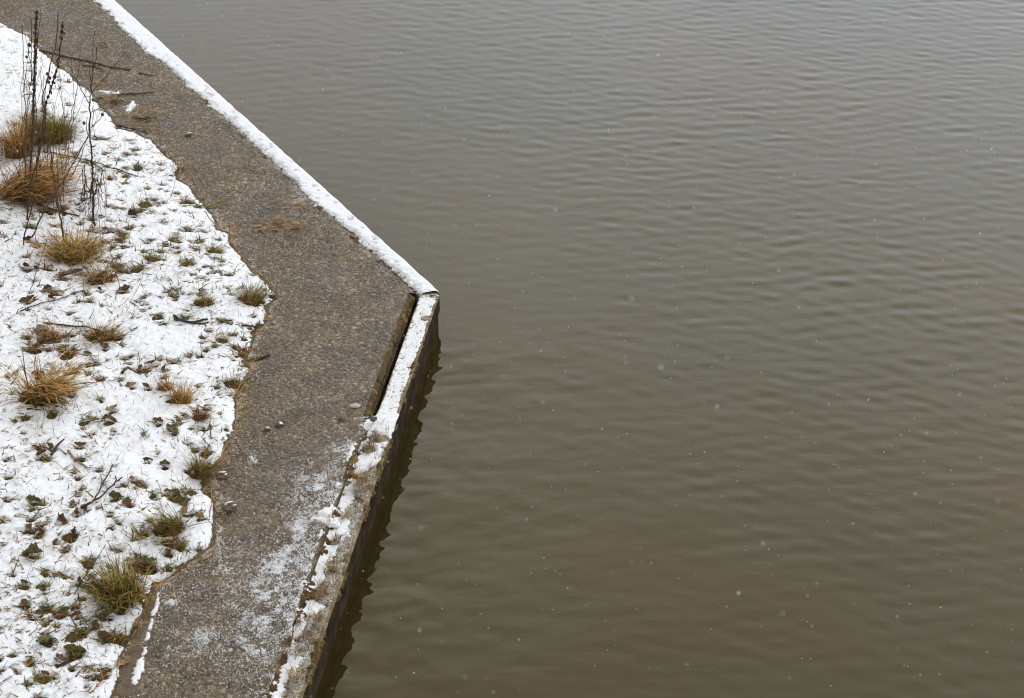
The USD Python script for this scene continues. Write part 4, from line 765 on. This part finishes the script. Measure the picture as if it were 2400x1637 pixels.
foot = G(85, 470); t = thing('dead_weed_tangle', 'tangle of thin reddish brown dead stems rising along the far left edge', 'dead weed', foot)
for k in range(46):
    x0, y0 = g.uniform(42, 165), g.uniform(300, 520); b0 = G(x0, y0); L = g.uniform(60, 260); x1 = x0 + g.normal(4, 26)
    q = [b0, V(x0 + (x1 - x0) * .5 + g.normal(0, 7), y0 - L * .5, b0[1] + g.normal(0, .03)), V(x1, y0 - L, b0[1] + g.normal(0, .05))]
    if g.random() < 0.3: q.append(V(x1 + g.normal(6, 10), y0 - L + g.uniform(5, 30), b0[1]))
    w = wiggly(np.array(q), 0.03, 0.003, g); obj('stem', tube(w - foot, np.linspace(g.uniform(0.0016, 0.0028), 0.0009, len(w)), 5), g.choice(['brown_bark', 'red_stem', 'dark_bark', 'brown_bark']), t)

# ------------------------------------------------------------------ twigs, sticks and straws lying down
def twig(name, label, pts, r0, r1, m, forks=(), cat='twig', lift=0.006, group=None, amp=0.0016, seed=0):
    g = np.random.default_rng(5000 + seed); pts = np.array(pts, float); P = G(pts[:, 0], pts[:, 1], lift)
    def place(P): P = P.copy(); P[:, 2] = np.maximum(np.maximum(snow_z(P), 0.0) + lift, P[:, 2]); return P
    P = place(P); base = P[0].copy(); w = wiggly(P, 0.02, amp, g); rad = np.linspace(r0, r1, len(w)) * (1 + 0.12 * g.normal(size=len(w)))
    t = thing(name, label, cat, base, group); obj('stick' if cat != 'straw' else 'stem', tube(w - base, rad, 6), m, t)
    for fk in forks:
        q = place(G(*np.array(fk, float).T, lift)); w = wiggly(q, 0.02, amp, g); obj('side_twig', tube(w - base, np.linspace(r0 * 0.7, r1, len(w)), 5), m, t)
    return t
TW = [('long curved brown twig lying across the upper path', [(92, 118), (120, 124), (160, 134), (200, 142), (240, 152), (275, 160), (307, 163)], .0078, .004, 'brown_bark'),
    ('short curved twig just below the long curved one on the path', [(190, 153), (215, 155), (233, 160), (242, 167)], .0055, .0035, 'brown_bark'),
    ('short straight twig right of the curved twigs on the path', [(325, 171), (345, 175), (360, 177)], .005, .003, 'brown_bark'),
    ('dark brown twig lying level across the path above the snow clump', [(272, 223), (310, 220), (362, 217)], .006, .003, 'brown_bark'),
    ('twig at the bank edge left of the mossy lump', [(276, 294), (300, 300), (325, 305), (345, 315)], .006, .003, 'dark_bark'),
    ('rust twig below the snow clump on the upper path', [(310, 274), (340, 279), (368, 276)], .006, .003, 'brown_bark'),
    ('black twig with a forked stub lying on the snow', [(408, 744), (423, 755), (442, 761), (465, 757), (487, 752)], .0085, .0035, 'black_bark'),
    ('short black stick right of the forked black twig', [(508, 752), (525, 753), (543, 756)], .0055, .003, 'black_bark'),
    ('third black stick, nearest the path edge in line with the black twig', [(567, 767), (582, 764), (602, 766)], .0062, .004, 'black_bark'),
    ('grey stick poking from the snow onto the path', [(577, 848), (600, 843), (618, 838), (632, 832)], .009, .006, 'black_bark'),
    ('thick rotten stem lying at the left edge below the brown grass', [(48, 473), (87, 483), (121, 494), (153, 502), (184, 510)], .0095, .004, 'brown_bark'),
    ('thin branching stem lying over the snow right of the drooping grass', [(102, 360), (163, 371), (216, 383), (267, 398), (324, 417)], .0042, .0028, 'brown_bark'),
    ('long brown stem lying level at the left, above the flattened tuft', [(103, 761), (150, 767), (201, 772), (235, 776)], .005, .003, 'brown_bark'),
    ('thick brown stem lying below the level one at the left', [(90, 803), (120, 795), (163, 788), (206, 788)], .0065, .004, 'brown_bark'),
    ('long thin stem lying from the left edge to the right, below the largest leaf', [(48, 736), (95, 718), (140, 705), (192, 687)], .0028, .002, 'dark_bark'),
    ('bark strip curled like a bow in the mid bank snow', [(287, 879), (301, 865), (323, 876), (335, 878), (350, 868)], .008, .004, 'brown_bark'),
    ('upright looking bent twig stub on the left bank snow', [(122, 1071), (138, 1044), (152, 1033)], .006, .003, 'dark_bark'),
    ('pale split stem slanting down beside brown litter', [(160, 1062), (180, 1080), (206, 1102)], .006, .003, 'straw_stem'),
    ('reddish thin runner lying on the lower left bank', [(66, 1441), (119, 1441), (137, 1432), (152, 1423)], .0022, .0018, 'red_stem')]
for i, (lab, pts, a, b, m) in enumerate(TW):
    fk = {6: [[(423, 755), (413, 757), (410, 752)], [(442, 761), (470, 764), (490, 760)]], 11: [[(163, 371), (150, 392), (140, 405)], [(216, 383), (240, 400), (260, 420)], [(267, 398), (275, 385), (280, 372)]], 14: []}.get(i, [])
    twig('fallen_twig', lab, pts, a, b, m, fk, seed=i)
twig('forked_twig', 'slender forked twig rising from the snow in the lower bank', [(190, 1193), (212, 1185), (244, 1163), (262, 1145), (287, 1123)], .005, .0025, 'dark_bark', [[(222, 1176), (233, 1158), (244, 1139), (256, 1115), (266, 1095)], [(258, 1147), (266, 1140), (274, 1126), (270, 1120)]], lift=0.02, seed=60)
STRAWS = [[(445, 403), (456, 425), (466, 443)], [(466, 416), (482, 435), (461, 457)], [(472, 468), (490, 458), (510, 454)], [(480, 498), (495, 517), (513, 538)], [(488, 488), (510, 486), (529, 487)], [(543, 541), (552, 530), (567, 519)], [(540, 568), (553, 584)],
    [(618, 603), (622, 575), (626, 544)], [(667, 555), (696, 541), (740, 522)], [(700, 545), (726, 508), (728, 488)], [(618, 526), (636, 527), (653, 530)], [(553, 987), (575, 970), (599, 949)], [(555, 1020), (568, 1021), (580, 1021)], [(553, 1030), (572, 1060), (599, 1093)], [(610, 536), (622, 548), (628, 560)],
    [(560, 905), (580, 880), (600, 862)], [(548, 970), (570, 955), (592, 945)], [(640, 690), (655, 705), (668, 712)], [(228, 100), (242, 108), (255, 112)], [(255, 112), (250, 103), (240, 97)], [(295, 120), (305, 135)], [(395, 375), (388, 352), (392, 345)], [(455, 390), (462, 402)], [(700, 478), (712, 485), (716, 490)], [(676, 443), (690, 458)], [(495, 1130), (497, 1180), (490, 1220)], [(476, 1105), (495, 1130), (510, 1148)],
    [(510, 1290), (490, 1305), (470, 1315)], [(760, 557), (748, 561)], [(790, 600), (784, 592)], [(355, 190), (358, 205)]]
for i, pts in enumerate(STRAWS):
    twig('straw', near(pts[1][0] if len(pts) > 2 else pts[0][0], pts[1][1] if len(pts) > 2 else pts[0][1], 'pale straw'), pts, .0030, .0018, 'straw_stem', cat='straw', group='straws lying on the path', lift=0.004, amp=0.0012, seed=100 + i)
twig('straw', 'forked pale straw reaching from the bank edge onto the upper path', [(488, 484), (503, 477), (518, 470), (526, 458)], .0036, .002, 'straw_stem', [[(518, 470), (534, 479)]], cat='straw', lift=0.004, seed=140)
twig('straw', 'long straw stem following the lower bank edge', [(510, 1279), (469, 1312), (433, 1338), (394, 1366)], .0045, .0028, 'straw_stem', cat='straw', lift=0.004, seed=141)
# debris on the upper path
g = np.random.default_rng(93); fr = []
for (x, y, rx, ry, n) in ((245, 232, 44, 14, 150), (330, 270, 50, 16, 140), (230, 195, 44, 18, 90), (355, 310, 30, 16, 60), (665, 530, 52, 15, 260), (680, 478, 38, 20, 130), (340, 305, 40, 10, 40), (95, 105, 18, 10, 30), (420, 350, 14, 20, 22), (570, 890, 25, 50, 60), (530, 1080, 20, 40, 40), (185, 165, 30, 12, 40), (500, 215, 60, 20, 14), (640, 760, 30, 20, 12)):
    b = U(x + g.normal(0, rx * .6, n), y + g.normal(0, ry * .6, n), 0.004); a = g.choice([0.0, 3.14], n) + g.normal(0, 0.6, n)
    fr.append(blades(b, a, g.uniform(0.015, 0.07, n), g.uniform(0.002, 0.006, n), g.uniform(1.2, 1.5, n), g.uniform(1.4, 1.7, n), palette(n, [(.36, .27, .17), STRAW, RUST, BROWN], [6, 2, 2, 3], g), 3, g, 0.3))
v, f, c = join(fr); tag(obj('debris', (v, f), 'blade', col=c), 'scattered dry grass and leaf crumbs lying on the path', 'debris', kind='stuff')
# snow clump and lump of moss, stones
def stone(label, x, y, size, m, snow=True, flat=0.6, seed=0, name='stone', cat='stone'):
    p = U(x, y, 0.0); r = size * pxm * 0.5; t = thing(name, label, cat, p)
    s = trimesh.creation.icosphere(3, 1.0); w = s.vertices * (1 + 0.5 * NZ(np.concatenate([s.vertices[:, :2] + s.vertices[:, 2:] * .7, s.vertices[:, 2:]], 1) + seed, 1.7, 3, seed))[:, None] * r * [1.1, 1, flat] + [0, 0, r * flat * 0.55]
    obj('rock' if cat == 'stone' else 'cushion', (w, s.faces), m, t)
    if snow:
        lum = [snow_lump(np.array([r * q_[0], r * q_[1], r * flat * 1.05]), r * q_[2], seed + 9 + k_, 0.6) for k_, q_ in enumerate([(0.0, 0.25, 0.5), (-0.4, 0.1, 0.3), (0.35, 0.0, 0.33), (0.1, -0.25, 0.25), (-0.2, 0.4, 0.35)])]; obj('snow_cap', join(lum), 'thin_snow', t)
stone('largest snow capped stone on the path below the dark olive tuft', 541, 1194, 30, 'stone_grey', seed=1, flat=.7)
stone('flat snow covered stone on the path beside the dark olive tuft', 522, 1118, 26, 'stone_grey', seed=2, flat=.45)
stone('snow capped pebble, right one of the pair on mid path', 656, 998, 17, 'stone_grey', seed=3)
stone('small snowy pebble, left one of the pair on mid path', 627, 1008, 13, 'stone_grey', seed=4)
stone('dark pebble with snow near the end of the open gap', 801, 985, 13, 'stone_grey', seed=5)
stone('pale cream flat stone set in the path near the mossy edge', 832, 952, 21, 'stone_pale', False, .2, 6)
stone('olive moss cushion alone on the upper path', 444, 318, 22, 'leaf_olive', True, .45, 7, name='moss_cushion', cat='moss')
stone('snowy crumb where the open gap ends', 876, 985, 15, 'stone_grey', True, .8, 8)

# ------------------------------------------------------------------ falling snow
g = np.random.default_rng(99); n = 9000
y = g.uniform(1.0, 13, n); x = g.uniform(-0.42, 0.42, n) * (y * 1.12 + 1.0); zz = g.uniform(ZW + 0.02, 4.6, n)
q = np.stack([x, y, zz], 1)
ok = (zz < CAM_H + 0.1) & (np.where(inward(q)[2] > 0, zz > 0.05, True)) & (np.linalg.norm(q - [0, 0, CAM_H], axis=1) > 2.3); q = q[ok]; n = len(q)
oc = trimesh.creation.icosphere(0, 1.0); r = np.exp(g.normal(np.log(0.00098), 0.28, n))
sq = np.stack([g.uniform(.7, 1.2, n), g.uniform(.7, 1.2, n), g.uniform(.9, 1.7, n)], 1)
v = q[:, None] + oc.vertices[None] * (r[:, None] * sq)[:, None]; f = (np.arange(n) * len(oc.vertices))[:, None, None] + oc.faces[None]
tag(obj('falling_snow', (v.reshape(-1, 3), f.reshape(-1, 3)), 'flake'), 'small white snowflakes falling in front of the water', 'snow', kind='stuff')
